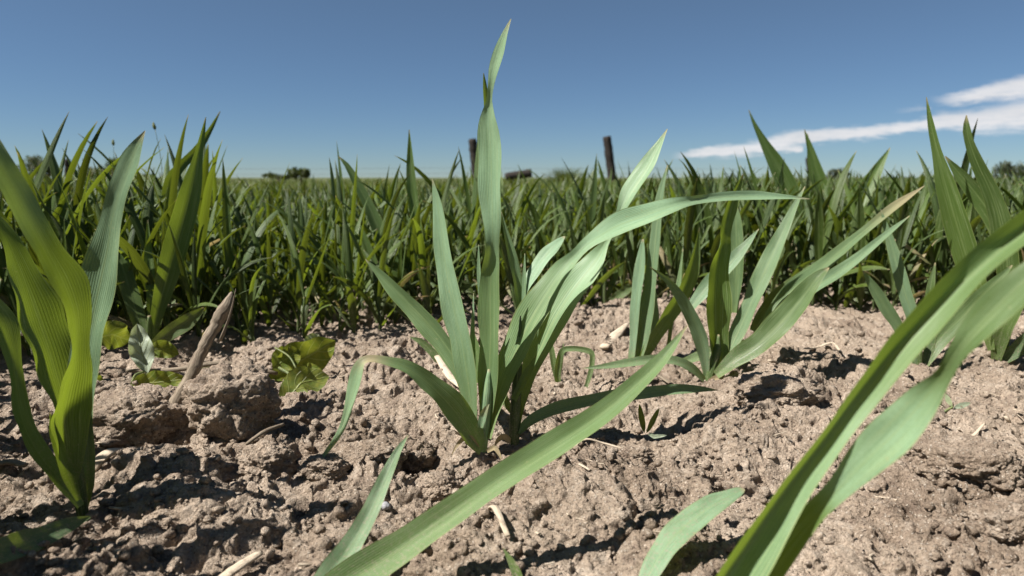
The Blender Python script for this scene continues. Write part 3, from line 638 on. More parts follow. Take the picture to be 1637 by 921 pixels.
# ------------------------------------------------------------------ crop plants
def crop_plant_parts(seed, hscale=1.0):
    r = random.Random(seed); parts = []
    H = r.uniform(.055, .085) * hscale; lean = r.uniform(0, 2 * math.pi); la = r.uniform(0, .22)
    st = [(math.cos(lean) * la * H * t * t, math.sin(lean) * la * H * t * t, -.012 + (H + .012) * t) for t in (0, .33, .66, 1)]
    n = r.randint(5, 7); a0 = r.uniform(0, 6.28)
    for k in range(n):
        az = a0 + k * 2.4 + r.uniform(-.5, .5); t0 = .15 + .85 * k / (n - 1); L = r.uniform(.100, .178) * hscale * (1.12 if k >= n - 3 else .82)
        e0 = R(r.uniform(64, 89) - (24 if k < 2 else 0)); droop = R(r.uniform(8, 80) if k < n - 2 else r.uniform(0, 38))
        W = r.uniform(.0085, .0155); tw = r.uniform(-1.6, 1.6); N = 11
        p = np.array([np.interp(t0, (0, .33, .66, 1), [s[i] for s in st]) for i in range(3)]); C = [p.copy()]; ups = []
        for j in range(N):
            t = j / (N - 1); e = e0 - droop * t ** 1.6; d = np.array([math.cos(az) * math.cos(e), math.sin(az) * math.cos(e), math.sin(e)])
            az += r.uniform(-.06, .06); p = p + d * L / (N - 1); C.append(p.copy())
        C = np.array(C); T = np.gradient(C, axis=0); T /= np.linalg.norm(T, axis=1)[:, None]
        side = np.array([-math.sin(az), math.cos(az), 0]); up = np.cross(side[None, :], T); up /= np.linalg.norm(up, axis=1)[:, None]
        tt = np.linspace(0, 1, N + 1); ang = tw * tt ** 1.3; S = np.cross(T, up); Nn = up * np.cos(ang)[:, None] + S * np.sin(ang)[:, None]
        Wp = W * np.interp(tt, (0, .12, .4, .7, .9, 1), (.45, .75, 1, .82, .36, .03))
        V, Fq, UV = ribbon(C, Wp, Nn, .17, 5, .04, seed + k)
        parts.append((V, Fq, UV, r.choice((0, 0, .02, .05, .10)), .50 * r.random() ** 1.8, .85 if (k < 2 and r.random() < .22) else 0))
    return st, parts
PROTO = [crop_plant_parts(100 + k) for k in range(14)]
CROP_LABEL = 'young dark green wheat plant standing in the crowded crop behind the bare soil'
CROP_GROUP = 'wheat plants crowded in the crop'
proto_meshes = []
for st, parts in PROTO:
    ms = [('leaf', leaf_mesh(V, Fq, UV, b_, t_, (lambda d: (lambda v: d * sstep(.2, .9, v)))(d_))) for V, Fq, UV, b_, t_, d_ in parts]
    ms.append(('stem', tube_mesh('stem', st, [.0024, .0024, .002, .0012], {'paleness': .1, 'tint': .4, 'dry': 0}, sides=6)))
    proto_meshes.append(ms)
proto_obj = {}
def children_of(o): return [c for c in COL.objects if c.parent == o]
def place_crop(x, y, k, rz, sc):
    if k not in proto_obj:
        o = empty('wheat_plant', (x, y, 0)); tag(o, CROP_LABEL, 'plant', CROP_GROUP)
        kids = [link_mesh(nm, me, M_leaf, o) for nm, me in proto_meshes[k]]; proto_obj[k] = (o, kids)
    else:
        src, kids = proto_obj[k]; o = src.copy(); COL.objects.link(o)
        for c in kids:
            d = c.copy(); COL.objects.link(d); d.parent = o
    o.location = (x, y, hz(x, y) * .9); o.rotation_euler = (random.uniform(-.06, .06), random.uniform(-.06, .06), rz); o.scale = (sc, sc, sc)
def thin(x, y):
    return rr.choice((.78, .78, .80, .84, .84, .86, .88, 1.10)) if -.105 < x / y < .235 else (.87 if -.44 < x / y <= -.105 else 1.0)
def front_edge(x):                      # where the crop begins ahead of the camera
    a = math.degrees(math.atan2(x, 1.0))
    return float(np.interp(x, (-1.2, -.7, -.3, -.05, .1, .35, .6, 1.0, 1.6), (.66, .72, .80, .94, 1.04, 1.06, .98, .90, .80)))
cands = []
rr = random.Random(5)
tries = 0
while len(cands) < 3400 and tries < 60000:
    tries += 1
    y = rr.uniform(.68, 2.5); x = rr.uniform(-1, 1) * (.78 * y + .10)
    if y < front_edge(x) + .34 * rr.random() ** 1.6: continue
    if all((x - a) ** 2 + (y - b_) ** 2 > .027 ** 2 for a, b_ in cands): cands.append((x, y))
cands.sort(key=lambda p: math.hypot(*p))
DENS = []
keep = []
for x, y in cands:
    d = y - front_edge(x)
    if len(keep) < 285: keep.append((x, y))
FAR0 = max(math.hypot(*p) for p in keep)
for x, y in keep:
    place_crop(x, y, rr.randrange(14), rr.uniform(0, 6.283), thin(x, y) * rr.choice((rr.uniform(.60, .86), rr.uniform(.60, .86), rr.uniform(.8, 1.12))))

# the rest of the field: one object
def merged_crop(name, spots, kind_label, low=False):
    Vs, Fs, UVs, B, Tn, Dr = [], [], [], [], [], []; off = 0
    for x, y, k, rz, sc, z in spots:
        c, s = math.cos(rz) * sc, math.sin(rz) * sc; tv = rr.uniform(-.25, .25)
        for V, Fq, UV, b_, t_, d_ in PROTO[k][1]:
            if low:
                cols = 5; nrow = len(V) // cols; idx = np.array([i for i in range(0, nrow, 2)] + ([nrow - 1] if (nrow - 1) % 2 else []))
                grid = V.reshape(nrow, cols, 3)[idx][:, ::2]; gu = UV.reshape(nrow, cols, 2)[idx][:, ::2]
                V2 = grid.reshape(-1, 3); U2 = gu.reshape(-1, 2); m_, n_ = len(idx), 3
                i0 = (np.arange(m_ - 1)[:, None] * n_ + np.arange(n_ - 1)[None, :]).ravel(); F2 = np.stack([i0, i0 + 1, i0 + n_ + 1, i0 + n_], 1)
            else: V2, U2, F2 = V, UV, Fq
            W_ = np.empty_like(V2); W_[:, 0] = V2[:, 0] * c - V2[:, 1] * s + x; W_[:, 1] = V2[:, 0] * s + V2[:, 1] * c + y; W_[:, 2] = V2[:, 2] * sc + z
            Vs.append(W_); Fs.append(F2 + off); UVs.append(U2); n = len(V2); off += n
            B.append(np.full(n, b_)); Tn.append(np.full(n, min(1, max(0, t_ + tv)))); Dr.append(d_ * sstep(.2, .9, U2[:, 1]))
    me = mesh_np(name, np.vstack(Vs), np.vstack(Fs), np.vstack(UVs), {'paleness': np.concatenate(B), 'tint': np.concatenate(Tn), 'dry': np.concatenate(Dr)})
    return tag(link_mesh(name, me, M_leaf), kind_label, 'crop', None, 'stuff')
spots = []
for x, y in cands:
    if math.hypot(x, y) > FAR0: spots.append((x, y, rr.randrange(14), rr.uniform(0, 6.28), rr.uniform(.6, .92) * thin(x, y), 0.0))
for n_, y0, y1, s0, s1 in ((2800, 2.5, 5, .58, .90), (3400, 5, 12, .58, .86), (3600, 12, 30, .62, .86), (2600, 30, 90, .7, .95)):
    for _ in range(n_):
        y = math.exp(rr.uniform(math.log(y0), math.log(y1))); x = rr.uniform(-1, 1) * .82 * y
        spots.append((x, y, rr.randrange(14), rr.uniform(0, 6.28), rr.uniform(s0, s1) * (thin(x, y) if y < 14 else 1), -.012 * min(1, y / 20)))
# unseen wheat beside and behind the photographer, added taller to shade the soil edges
r9 = random.Random(31); n_far = len(spots); guard = 0
def in_view(x, y, k, rz, sc):
    c, q_ = math.cos(rz) * sc, math.sin(rz) * sc
    for V, *_ in PROTO[k][1]:
        wx, wy, wz = V[:, 0] * c - V[:, 1] * q_ + x, V[:, 0] * q_ + V[:, 1] * c + y, V[:, 2] * sc - CAMH
        dep = wy * _cp - wz * _sp; up = wy * _sp + wz * _cp; m_ = dep > .02
        px = CX + F * wx[m_] / dep[m_]; py = CY - F * up[m_] / dep[m_]
        if np.any((px > -12) & (px < 1650) & (py > -40) & (py < 960)): return True
    return False
while len(spots) - n_far < 560 and guard < 9000:
    guard += 1
    y = r9.uniform(-.6, .75); x = r9.uniform(-1.2, 1.2); k, rz, sc = r9.randrange(14), r9.uniform(0, 6.28), r9.uniform(1.0, 1.35)
    if abs(x) < .74 * max(y, 0) + (.20 if x > 0 else .05) or (y < .1 and abs(x) < .3) or in_view(x, y, k, rz, sc): continue
    spots.append((x, y, k, rz, sc, 0.0))
for _ in range(2600):                   # and on both sides further out
    y = math.exp(r9.uniform(math.log(.9), math.log(30))); x = r9.choice((-1, 1)) * (.82 * y + r9.uniform(0, .35 * y + .9))
    if y < 2.5 and abs(x) < .80 * y + .14: continue
    spots.append((x, y, r9.randrange(14), r9.uniform(0, 6.28), r9.uniform(.6, .95), 0.0))
far = merged_crop('distant_and_unseen_wheat', spots, 'dense green wheat field stretching away to the horizon, with unseen shading plants round the camera', low=True)

exec_late = []
# ------------------------------------------------------------------ clods, crumbs, chaff, stubble
def ico(sub):
    import bmesh
    bm = bmesh.new(); bmesh.ops.create_icosphere(bm, subdivisions=sub, radius=1.0)
    V = np.array([v.co[:] for v in bm.verts]); Ft = np.array([[v.index for v in f.verts] for f in bm.faces]); bm.free(); return V, Ft
def clod(px, py, wpx, hpx, label, seed, sink=.35, name='soil_clod', mat=None, rough=1.0, sub=6):
    g = G(px, py); k = psize(g.y); V, Ft = ico(sub); rx, rz_ = wpx * k / 2, hpx * k / 2; ry = (rx + rz_) / 2
    out = np.empty_like(V); S = Vector((seed * 3.7, seed * 1.3, seed * 9.1))
    for j, v in enumerate(V):
        p = Vector(v); q = p + S
        f = 1 + rough * (.30 * mnoise.noise(q * 1.3) + .20 * mnoise.noise(q * 2.9))
        c = mnoise.voronoi(q * 3.2)[0]; f += rough * (.16 * (c[1] - c[0]) - .06)
        c = mnoise.voronoi(q * 8.5)[0]; f += rough * .055 * min(c[1] - c[0], .8)
        f += rough * (.07 * mnoise.noise(q * 9) + .05 * mnoise.noise(q * 21) + .03 * abs(mnoise.noise(q * 40)) + .018 * abs(mnoise.noise(q * 75)))
        out[j] = (p.x * f * rx, p.y * f * ry, max(p.z, -.7) * f * rz_)
    z = hz(g.x, g.y) + rz_ * (1 - 2 * sink)
    o = link_mesh(name, mesh_np(name, out, Ft), mat or M_soil, None, (g.x, g.y + ry * .3, z))
    return tag(o, label, 'clod' if name == 'soil_clod' else 'stone', 'soil clods' if name == 'soil_clod' else 'pebbles')
clod(366, 706, 150, 128, 'big rugged soil clod beside the foot of the leaning stalk', 1, .18)
clod(425, 755, 90, 70, 'crumbly clod in front of the big rugged clod', 2, .25)
clod(205, 700, 170, 110, 'smooth dark rounded clod behind the pale straw piece', 3, .40)
clod(590, 740, 120, 55, 'broken clod under the drooping dried leaf tip', 4, .3)
clod(700, 775, 70, 45, 'crumbly clod just below the foot of the tallest plant', 5, .3)
clod(665, 715, 60, 50, 'small clod left of the foot of the tallest plant', 6, .25)
clod(515, 765, 80, 40, 'low flat clod below the drooping dried leaf tip', 7, .35)
clod(1560, 790, 150, 90, 'large cracked clod on the right below the reddish seedling', 8, .35)
clod(1490, 760, 80, 50, 'small clod just left of the large cracked one on the right', 9, .3)
clod(1240, 660, 130, 70, 'rounded pale clod below the long arms of the broad-leaved plant', 10, .42)
clod(1010, 745, 70, 30, 'flat shaded clod beside the thin curved straw', 11, .35)
clod(1610, 850, 110, 70, 'dark clod at the right edge near the bottom', 12, .35)
clod(780, 830, 60, 40, 'lump of soil hidden partly by the long slanting blade', 13, .35)
clod(590, 738, 22, 18, 'pale rounded pebble on the broken clod', 20, .1, 'pebble', M_pebble, .35, 4)
clod(1100, 870, 26, 18, 'grey angular stone on the bright soil left of the round-tipped blade', 21, .25, 'pebble', M_pebble_grey, .5, 4)
clod(615, 800, 18, 14, 'tiny grey pebble beside the folded front blade', 22, .15, 'pebble', M_pebble_grey, .4, 4)
clod(195, 905, 26, 16, 'whitish pebble on the soil mound by the lower left corner', 23, .15, 'pebble', M_pebble, .4, 4)
clod(740, 850, 22, 16, 'reddish tan pebble under the long slanting blade', 24, .2, 'pebble', M_pebble, .4, 4)

def scatter_xy(n, y0, y1, spread, r, power=1.0):
    out = []
    while len(out) < n:
        y = y0 * (y1 / y0) ** (r.random() ** power); x = r.uniform(-1, 1) * (spread * y + .03); out.append((x, y))
    return np.array(out)
rc = random.Random(11)
V0, F0 = ico(2); V1, F1 = ico(1)
xy = scatter_xy(24000, .25, 1.35, .80, rc)
clump = fbm(xy[:, 0] / .06, xy[:, 1] / .06, 3, 81)
Vs, Fs = [], []; off = 0
hh = height(xy[:, 0], xy[:, 1])
for (x, y), z, cl in zip(xy, hh, clump):
    if cl < rc.uniform(-.6, .25): continue
    s = min(.0034, .00042 * (1 - rc.random()) ** -.62) * (.7 + .6 * y)
    V, Ft = (V0, F0) if s > .0011 else (V1, F1)
    n = 1 + .75 * (np.array([rc.random() for _ in range(6)])[np.random.default_rng(rc.randrange(9999)).integers(0, 6, len(V))] - .5)
    d = np.sin(V @ np.array([[rc.uniform(-3, 3) for _ in range(3)] for _ in range(3)]) + rc.uniform(0, 6)).sum(1) * .18
    f = (n * .4 + .6 + d)[:, None] * s * np.array([rc.uniform(.8, 1.3), rc.uniform(.8, 1.3), rc.uniform(.6, .95)])
    Vs.append(V * f + np.array([x, y, z + s * .35])); Fs.append(Ft + off); off += len(V)
tag(link_mesh('soil_crumbs', mesh_np('soil_crumbs', np.vstack(Vs), np.vstack(Fs)), M_soil), 'loose crumbs of dry soil scattered over the ground', 'soil crumbs', None, 'stuff')
# chaff
Vs, Fs, UVs = [], [], []; off = 0
xy = scatter_xy(260, .27, 1.3, .8, rc); hh = height(xy[:, 0], xy[:, 1])
for (x, y), z in zip(xy, hh):
    L = rc.uniform(.003, .017) * (.7 + .5 * y); a = rc.uniform(0, 6.28); b_ = rc.uniform(-.25, .35); n = 6; cu = rc.uniform(-.5, .5)
    t = np.linspace(-.5, .5, n); ax = a + cu * t
    C = np.stack([x + np.cos(ax) * t * L, y + np.sin(ax) * t * L, z + .0012 + b_ * t * L], 1)
    wd = rc.choice((.0003, .0005, .0007, .0012)); V, q_, tr_, UV = tube(C, np.full(n, wd), sides=5, flat=.5)
    Vs.append(V); Fs.append(np.array(q_) + off); UVs.append(UV); off += len(V)
tag(link_mesh('chaff', mesh_np('chaff', np.vstack(Vs), np.vstack(Fs), np.vstack(UVs)), M_straw), 'bits of dry straw chaff strewn over the soil', 'chaff', None, 'stuff')

def straw(label, pts, wid, mat=M_straw, name='straw', z0=.003, flat=.45, jag=.12, seed=1, sides=9, group='dry straw pieces', n=16):
    """lies on the soil along ground pixels"""
    rows = []
    for px, py, lift in pts:
        g = G(px, py); rows.append((g.x, g.y, hz(g.x, g.y) + z0 + lift))
    A = spline(rows, n); k = psize(A[0, 1]); wv = np.interp(np.linspace(0, 1, n), np.linspace(0, 1, len(wid)), wid) * k / 2
    o = link_mesh(name, tube_mesh(name, A, wv, None, A[0], sides=sides, flat=flat, jag=jag, seed=seed), mat, None, A[0]); return tag(o, label, 'straw', group)
straw('pale split straw piece lying on the soil right of the left-edge plant', [(146, 772, .001), (175, 757, .003), (205, 742, .005), (240, 733, .003)], [18, 26, 24, 10], seed=2)
straw('thin curved straw on the shaded soil right of the middle', [(898, 728, 0), (930, 718, .001), (965, 716, .002), (1000, 721, .001)], [5, 7, 7, 4], seed=3)
straw('broken straw stub at the bottom edge left of centre', [(345, 935, .003), (375, 912, .004), (415, 885, .004)], [22, 24, 18], seed=4)
straw('dull straw end at the far left edge', [(-20, 778, .002), (15, 772, .003), (45, 772, .002)], [16, 18, 14], mat=M_stick, seed=5)
straw('pale husk on the soil just left of the tallest plant', [(700, 598, .003), (720, 618, .005), (742, 648, .003)], [12, 14, 12], seed=6)
straw('whitish straw shred left of the slim upright plant', [(965, 565, .004), (985, 545, .006), (1003, 530, .006)], [16, 22, 8], seed=7)
straw('bright straw bit right of the broad-leaved plant', [(1228, 620, .002), (1250, 597, .005), (1262, 590, .004)], [8, 15, 8], seed=8)
straw('short pale straw at the right edge', [(1605, 690, .002), (1637, 686, .003), (1660, 684, .002)], [8, 9, 6], seed=9)
straw('slanting straw right of the pale twisted blade', [(1528, 716, .001), (1550, 705, .003), (1572, 696, .002)], [5, 6, 4], seed=10)
straw('thin straw standing out of the bright soil at bottom centre', [(775, 830, .002), (790, 850, .006), (812, 885, .004)], [10, 12, 9], seed=11)
straw('fallen straw lying below the slim upright plant', [(1030, 610, .002), (1050, 600, .003), (1075, 612, .002)], [9, 10, 7], mat=M_stick, seed=12)
straw('curled pale strip on the soil below the right arms', [(1285, 575, .003), (1305, 560, .008), (1330, 560, .006), (1345, 568, .002)], [4, 6, 6, 4], seed=13)
straw('horizontal dry twig behind the big rugged clod', [(205, 622, .006), (280, 621, .008), (360, 619, .008), (445, 616, .005)], [7, 9, 9, 7], mat=M_stick, name='twig', seed=14, flat=.9)
straw('small twig on the soil by the crumbly clod', [(395, 735, .003), (425, 725, .006), (455, 712, .004)], [6, 8, 6], mat=M_stick, name='twig', seed=15, flat=.9)
straw('root strand lying near the yellow weed leaf', [(430, 545, .004), (450, 535, .006), (480, 525, .005)], [5, 6, 4], mat=M_stick, name='twig', seed=16, flat=.9)
# leaning stubble stalk
gs = G(268, 668); rows = []
for px, py, dY in ((258, 690, -.004), (282, 645, .008), (310, 590, .018), (335, 538, .028), (356, 498, .036), (372, 468, .042)):
    p = P(px, py, gs.y - .035 + dY); rows.append(p[:])
A = spline(rows, 26); k = psize(gs.y)
A = spline(rows, 64); wv = np.interp(np.linspace(0, 1, 64), (0, .15, .42, .46, .5, .7, .8, .88, .95, 1), (13, 12, 10.5, 12, 10, 10, 11.5, 11, 7, 2)) * k * (1 + .05 * fbm(np.arange(64) / 5.0, np.zeros(64), 3, 7))
A = A + np.stack([fbm(np.arange(64) / 7.0, np.zeros(64) + q, 3, 8) * .0011 for q in (1.5, 4.5, 9.5)], 1)
st = link_mesh('stubble_stalk', tube_mesh('stubble_stalk', A, wv, None, A[0], sides=22, flat=.85, jag=.07, ridge=.22, seed=21), M_stick, None, A[0])
tag(st, 'brown broken maize stalk leaning right out of the soil', 'stalk')
sp = [P(x, y, gs.y - .006)[:] for x, y in ((352, 545), (362, 520), (371, 492), (377, 462))]
spl = link_mesh('splinter', tube_mesh('splinter', spline(sp, 8), np.linspace(5, 1, 8) * k, None, A[0], sides=6, flat=.5, jag=.3, seed=22), M_stick, st)

# ------------------------------------------------------------------ broad-leaved weeds
def weed_leaf(root, axis_px, wpx, Y0, Y1, paleness=0.0, fold=.12, wave=.1, roll=0, prof=None, seed=0):
    prof = prof or ((0, .06), (.1, .5), (.3, .92), (.5, 1), (.7, .86), (.88, .52), (1, .04))
    spec = []
    L = np.array(axis_px, float); t = np.linspace(0, 1, len(L)); tt = np.linspace(0, 1, 9)
    for q in tt:
        x, y = np.interp(q, t, L[:, 0]), np.interp(q, t, L[:, 1]); spec.append((x, y, wpx * float(np.interp(q, [p[0] for p in prof], [p[1] for p in prof])), roll))
    V, Fq, UV = traced(spec, Y0, Y1, n=26, fold=fold, wave=wave, cols=11, seed=seed)
    return link_mesh('leaf', mesh_np('leaf', V - np.array(root.location), Fq, UV, {'paleness': np.full(len(V), paleness)}), M_weed, root)
def weed_stalk(root, pts, Y0, Y1, wpx):
    rows = [P(x, y, Y0 + (Y1 - Y0) * j / (len(pts) - 1))[:] for j, (x, y) in enumerate(pts)]
    link_mesh('stalk', tube_mesh('stalk', spline(rows, 10), np.full(10, wpx * psize(Y0) / 2), {'paleness': .3}, root.location, sides=6), M_weed, root)
b1 = G(465, 612); y1 = b1.y - .035
w1 = tag(empty('broadleaf_weed', b1), 'yellow-green broadleaf weed with holed round leaves right of the leaning stalk', 'weed')
weed_leaf(w1, [(436, 606), (480, 578), (536, 545)], 70, y1 + .03, y1 + .05, 0, .16, .12, 12, seed=1)
weed_leaf(w1, [(448, 650), (482, 612), (526, 602)], 52, y1 - .03, y1 + .0, .05, .08, .08, -10, seed=2)
weed_leaf(w1, [(437, 590), (455, 575), (480, 560)], 44, y1 + .02, y1 + .04, 0, .1, .1, seed=3)
weed_leaf(w1, [(487, 556), (500, 545), (510, 535)], 26, y1 + .05, y1 + .06, .5, .1, .1, seed=4)
weed_leaf(w1, [(417, 600), (430, 600), (444, 602)], 15, y1 + .02, y1 + .03, 0, .1, .1, seed=5)
weed_stalk(w1, [(466, 612), (462, 598), (446, 588)], y1, y1 + .02, 5)
weed_stalk(w1, [(440, 556), (462, 570), (474, 590)], y1 + .01, y1 - .01, 3)
b2 = G(215, 620); y2 = b2.y - .03
w2 = tag(empty('broadleaf_weed', b2), 'wilting weed with a crumpled silvery leaf behind the left-edge plant', 'weed')
weed_leaf(w2, [(150, 540), (180, 535), (208, 545)], 48, y2 + .02, y2 + .05, 0, .1, .12, seed=6)
weed_leaf(w2, [(236, 596), (226, 560), (219, 518)], 36, y2 + .02, y2 + .04, .95, .3, .22, seed=7)
weed_leaf(w2, [(208, 614), (250, 612), (300, 606)], 40, y2 - .01, y2 + .0, .0, .12, .12, seed=8)
weed_leaf(w2, [(137, 590), (150, 606), (168, 622)], 22, y2 - .01, y2, .0, .2, .1, seed=9)
weed_leaf(w2, [(236, 560), (258, 558), (286, 566)], 30, y2 + .05, y2 + .06, .0, .12, .12, seed=10)
weed_leaf(w2, [(305, 612), (325, 600), (345, 590)], 26, y2 + .03, y2 + .04, .7, .12, .1, seed=11)
weed_stalk(w2, [(168, 621), (190, 624), (212, 618)], y2, y2, 6)
weed_stalk(w2, [(210, 616), (216, 600), (232, 594)], y2, y2 + .02, 4)
b3 = G(1508, 668); y3 = b3.y
w3 = tag(empty('weed_seedling', b3), 'tiny weed seedling with reddish stem right of the pale twisted blade', 'weed')
weed_leaf(w3, [(1525, 652), (1538, 648), (1552, 644)], 9, y3, y3 - .01, .95, .1, .05, seed=12)
weed_leaf(w3, [(1522, 650), (1516, 640), (1512, 630)], 8, y3, y3 + .01, .5, .1, .05, seed=13)
weed_stalk(w3, [(1504, 672), (1508, 660), (1524, 650)], y3, y3, 4)
b4 = G(1045, 690); y4 = b4.y
w4 = tag(empty('weed_seedling', b4), 'tiny dark weed seedling in the shaded hollow right of the middle', 'weed')
weed_leaf(w4, [(1030, 692), (1026, 670), (1022, 646)], 10, y4, y4 + .01, 0, .1, .05, seed=14)
weed_leaf(w4, [(1034, 692), (1044, 672), (1054, 652)], 9, y4, y4 + .0, .1, .1, .05, seed=15)
weed_leaf(w4, [(1036, 694), (1046, 698), (1066, 696)], 7, y4 - .005, y4 - .01, .9, .1, .05, seed=16)

# ------------------------------------------------------------------ fence, bushes and trees beyond the field
DF = 21.0
def post(px_b, px_t, py_t, wpx, label, Y=DF, lean=0, name='fence_post'):
    pb = P(px_b, 300, Y); pt = P(px_t, py_t, Y); pb.z = -.15; k = psize(Y); r_ = random.Random(int(px_b)); n = 22
    rows = [(pb.x + (pt.x - pb.x) * t + r_.uniform(-.006, .006), Y + r_.uniform(-.006, .006), pb.z + (pt.z - pb.z) * t) for t in np.linspace(0, 1, n)]
    wv = np.full(n, wpx * k / 2) * np.array([1 + r_.uniform(-.05, .05) for _ in range(n)]); wv[-1] *= .86
    return tag(link_mesh(name, tube_mesh(name, rows, wv, None, rows[0], sides=9, flat=.8, jag=.10, seed=int(px_b)), M_wood, None, rows[0]), label, 'post', 'fence posts beyond the field')
post(764, 755, 222, 17, 'dark wooden fence post just behind the tallest plant')
post(981, 970, 218, 17, 'dark leaning fence post in the open right of the tallest plant')
post(108, 108, 255, 11, 'short dark fence post at the far left by the round tree')
post(1298, 1291, 252, 9, 'thin dark fence post among the blades at the right')
rows = [P(x, y, DF - .3)[:] for x, y in ((808, 284), (820, 281), (835, 279), (850, 277))]
o = tag(link_mesh('broken_rail', tube_mesh('broken_rail', spline(rows, 12), np.full(12, 8 * psize(DF)), None, rows[0], sides=8, flat=.8, jag=.08, seed=77), M_wood, None, rows[0]), 'broken dark wooden rail lying between the two tall fence posts', 'rail')
prop = tube_mesh('prop', [(P(818, 283, DF - .25)[0], DF - .25, -.1), P(818, 283, DF - .25)[:]], [.09, .09], None, rows[0], sides=7)
link_mesh('prop', prop, M_wood, o)
for py, nm in ((268, 'upper thin fence wire strung between the posts'), (277, 'lower thin fence wire strung between the posts')):
    pts = []
    for a, b_ in ((108, 763), (763, 976), (976, 1296)):
        for t in np.linspace(0, 1, 9)[:-1]: p = P(a + (b_ - a) * t, py + 2.0 * (4 * t * (1 - t)), DF); pts.append(p[:])
    tag(link_mesh('fence_wire', tube_mesh('fence_wire', pts, np.full(len(pts), .003), None, pts[0], sides=5), M_wire, None, pts[0]), nm, 'wire')
def bush(px, py, wpx, hpx, Y, label, nleaf, seed, mat=M_bush, name='bush', trunk=False, lobes=6, leaf=.07):
    """foliage of many leaf-sized faces gathered in uneven clumps round a few stems"""
    r_ = np.random.default_rng(seed); k = psize(Y); c = P(px, py, Y); rx, rz_ = wpx * k / 2, hpx * k / 2
    base = Vector((c.x, Y, -.2)); o = tag(empty(name, base), label, 'tree' if trunk else 'bush')
    cen = []; 
    for j in range(lobes):
        a = r_.uniform(0, 6.28); q = r_.uniform(0, .7) ** .6
        cen.append((c.x + math.cos(a) * q * rx, Y + math.sin(a) * q * rx, c.z + r_.uniform(-.55, .55) * rz_, r_.uniform(.34, .58)))
    Vs, Fs = [], []; off = 0
    for _ in range(nleaf):
        cx, cy, cz, cr = cen[r_.integers(len(cen))]; d = r_.normal(size=3); d /= np.linalg.norm(d); q = r_.uniform(.35, 1.05) ** .6
        p = np.array([cx, cy, cz]) + d * q * np.array([rx, rx, rz_ * 1.1]) * cr
        if p[2] < -.1: continue
        u = r_.normal(size=3); u /= np.linalg.norm(u); v = np.cross(u, d + .3 * r_.normal(size=3)); v /= np.linalg.norm(v) + 1e-9; s = leaf * r_.uniform(.6, 1.4)
        Vs.append([p - u * s, p + v * s * .5, p + u * s, p - v * s * .5]); Fs.append([off, off + 1, off + 2, off + 3]); off += 4
    link_mesh('foliage', mesh_np('foliage', np.array(Vs).reshape(-1, 3) - np.array(base), np.array(Fs), smooth=False), mat, o)
    top = Vector((c.x, Y, c.z)); rows = [base[:], ((base + top) / 2 + Vector((.05 * rx, 0, 0)))[:], top[:]]
    link_mesh('trunk' if trunk else 'stem', tube_mesh('trunk', spline(rows, 8), np.linspace(.06, .02, 8) * max(1, rx * .8), None, base, sides=7), M_bark, o)
    for cx, cy, cz, cr in cen[:4]:
        rows = [((base + top) / 2)[:], (cx, cy, cz)]
        link_mesh('branch', tube_mesh('branch', np.array([rows[0], ((np.array(rows[0]) + rows[1]) / 2 + [0, 0, -.1 * rz_]).tolist(), rows[1]]), [.035 * rx, .025 * rx, .01 * rx], None, base, sides=5), M_bark, o)
    return o
bush(57, 268, 56, 48, 60, 'round grey-green tree far off at the left edge', 1500, 1, M_bushblue, 'tree', True, 8, .14)
bush(185, 272, 44, 40, 24, 'dark bush on the horizon left of the left-edge blade tip', 900, 2, lobes=6)
bush(150, 278, 60, 26, 26, 'low dark bush beside the short fence post', 800, 3, lobes=7)
bush(222, 286, 40, 14, 25, 'very low dark bush right of the left-edge blade tip', 400, 9, lobes=5)
bush(480, 284, 40, 30, 14, 'small dark green bush above the crop left of centre', 500, 4, lobes=4, leaf=.05)
bush(445, 283, 44, 12, 14, 'flat dark weed clump above the crop left of centre', 400, 5, lobes=5, leaf=.04)
bush(1328, 283, 50, 30, 40, 'dark bush by the thin fence post at the right', 800, 6, M_bushblue, lobes=6, leaf=.1)
bush(1612, 272, 60, 36, 40, 'loose grey-green bush at the right edge of the horizon', 800, 7, M_bushblue, lobes=7, leaf=.1)
bush(1445, 288, 140, 14, 60, 'long low hedge on the horizon at the right', 1500, 8, M_bushblue, 'hedge', lobes=16, leaf=.13)
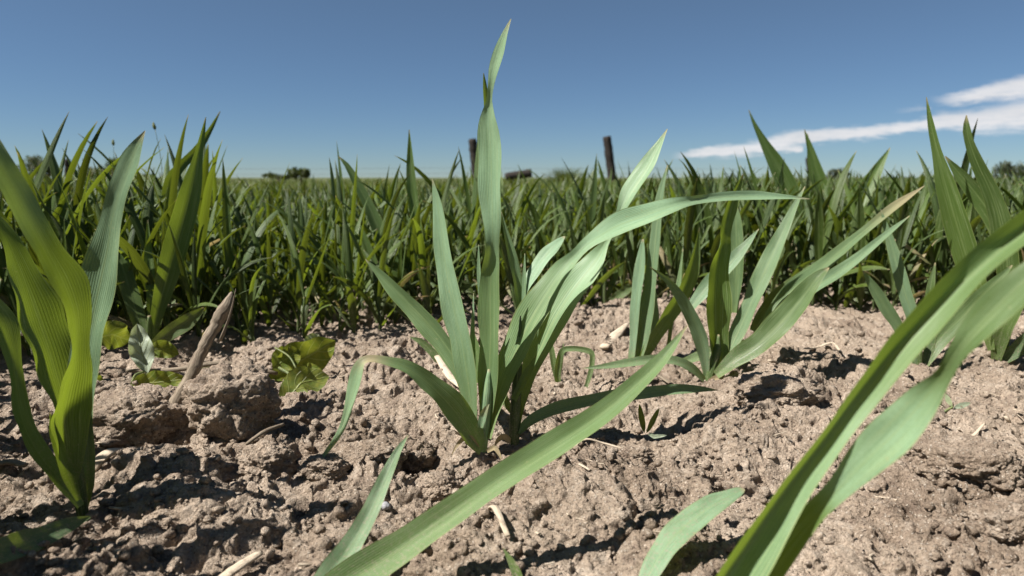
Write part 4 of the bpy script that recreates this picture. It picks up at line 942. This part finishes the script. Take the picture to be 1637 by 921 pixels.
# grass tussock by the fence
def tussock(px, py_top, wpx, Y, label, n, seed):
    r_ = np.random.default_rng(seed); k = psize(Y); c = P(px, 290, Y); Ht = P(px, py_top, Y).z + .05; Vs, Fs, UVs = [], [], []; off = 0
    base = np.array([c.x, Y, 0.0])
    for _ in range(n):
        a = r_.uniform(0, 6.28); q = abs(r_.normal()) * .35; rad = wpx * k / 2
        x0 = base + np.array([math.cos(a) * q * rad * .8, math.sin(a) * q * rad * .8, -.05]); L = Ht * r_.uniform(.6, 1.1) * (1.05 - .45 * min(q, 1)); sp_ = r_.uniform(.1, .55)
        t = np.linspace(0, 1, 6)[:, None]; C = x0 + np.array([math.cos(a), math.sin(a), 0]) * sp_ * rad * t ** 2 + np.array([0, 0, 1]) * L * (t - .18 * t ** 2)
        Nn = np.tile(np.array([math.cos(a), math.sin(a), .4]), (6, 1)) + .4 * r_.normal(size=3); W_ = np.linspace(.016, .002, 6)
        V, Fq, UV = ribbon(C, W_, Nn, .1, 3); Vs.append(V); Fs.append(Fq + off); UVs.append(UV); off += len(V)
    V = np.vstack(Vs) - base
    return tag(link_mesh('grass_tussock', mesh_np('grass_tussock', V, np.vstack(Fs), np.vstack(UVs), {'paleness': np.full(len(V), .05), 'tint': np.full(len(V), .1), 'dry': np.zeros(len(V))}), M_leaf, None, base), label, 'tussock')
tussock(905, 262, 95, 15, 'dark grass tussock between the broken rail and the leaning post', 700, 3)
# grass flower stalks against the sky
for pts, label, Y in (([(262, 300), (258, 262), (254, 235), (247, 204)], 'taller thin grass stalk with a seed head against the sky at left', 1.25), ([(184, 300), (183, 270), (182, 250), (181, 230)], 'shorter thin grass stalk with a seed head near the left edge blade', 1.5)):
    gb = P(pts[0][0], pts[0][1], Y); rows = [(gb.x + .01, Y, -.01)] + [P(x, y, Y)[:] for x, y in pts]
    o = tag(empty('grass_stalk', rows[0]), label, 'grass stalk', 'seeding grass stalks')
    at = {'paleness': .1, 'tint': .5, 'dry': .2}
    A = spline(rows, 20); link_mesh('stalk', tube_mesh('stalk', A, np.linspace(.0009, .0004, 20), at, rows[0], sides=5), M_leaf, o)
    e = A[-1]; d = A[-1] - A[-3]; d /= np.linalg.norm(d); hd = np.array([e + d * t for t in np.linspace(-.004, .010, 9)])
    link_mesh('seed_head', tube_mesh('seed_head', hd, np.array([.0006, .002, .0028, .003, .0028, .0024, .0018, .001, .0003]), {'paleness': 0, 'tint': .6, 'dry': .25}, rows[0], sides=7, jag=.5, seed=4), M_leaf, o)
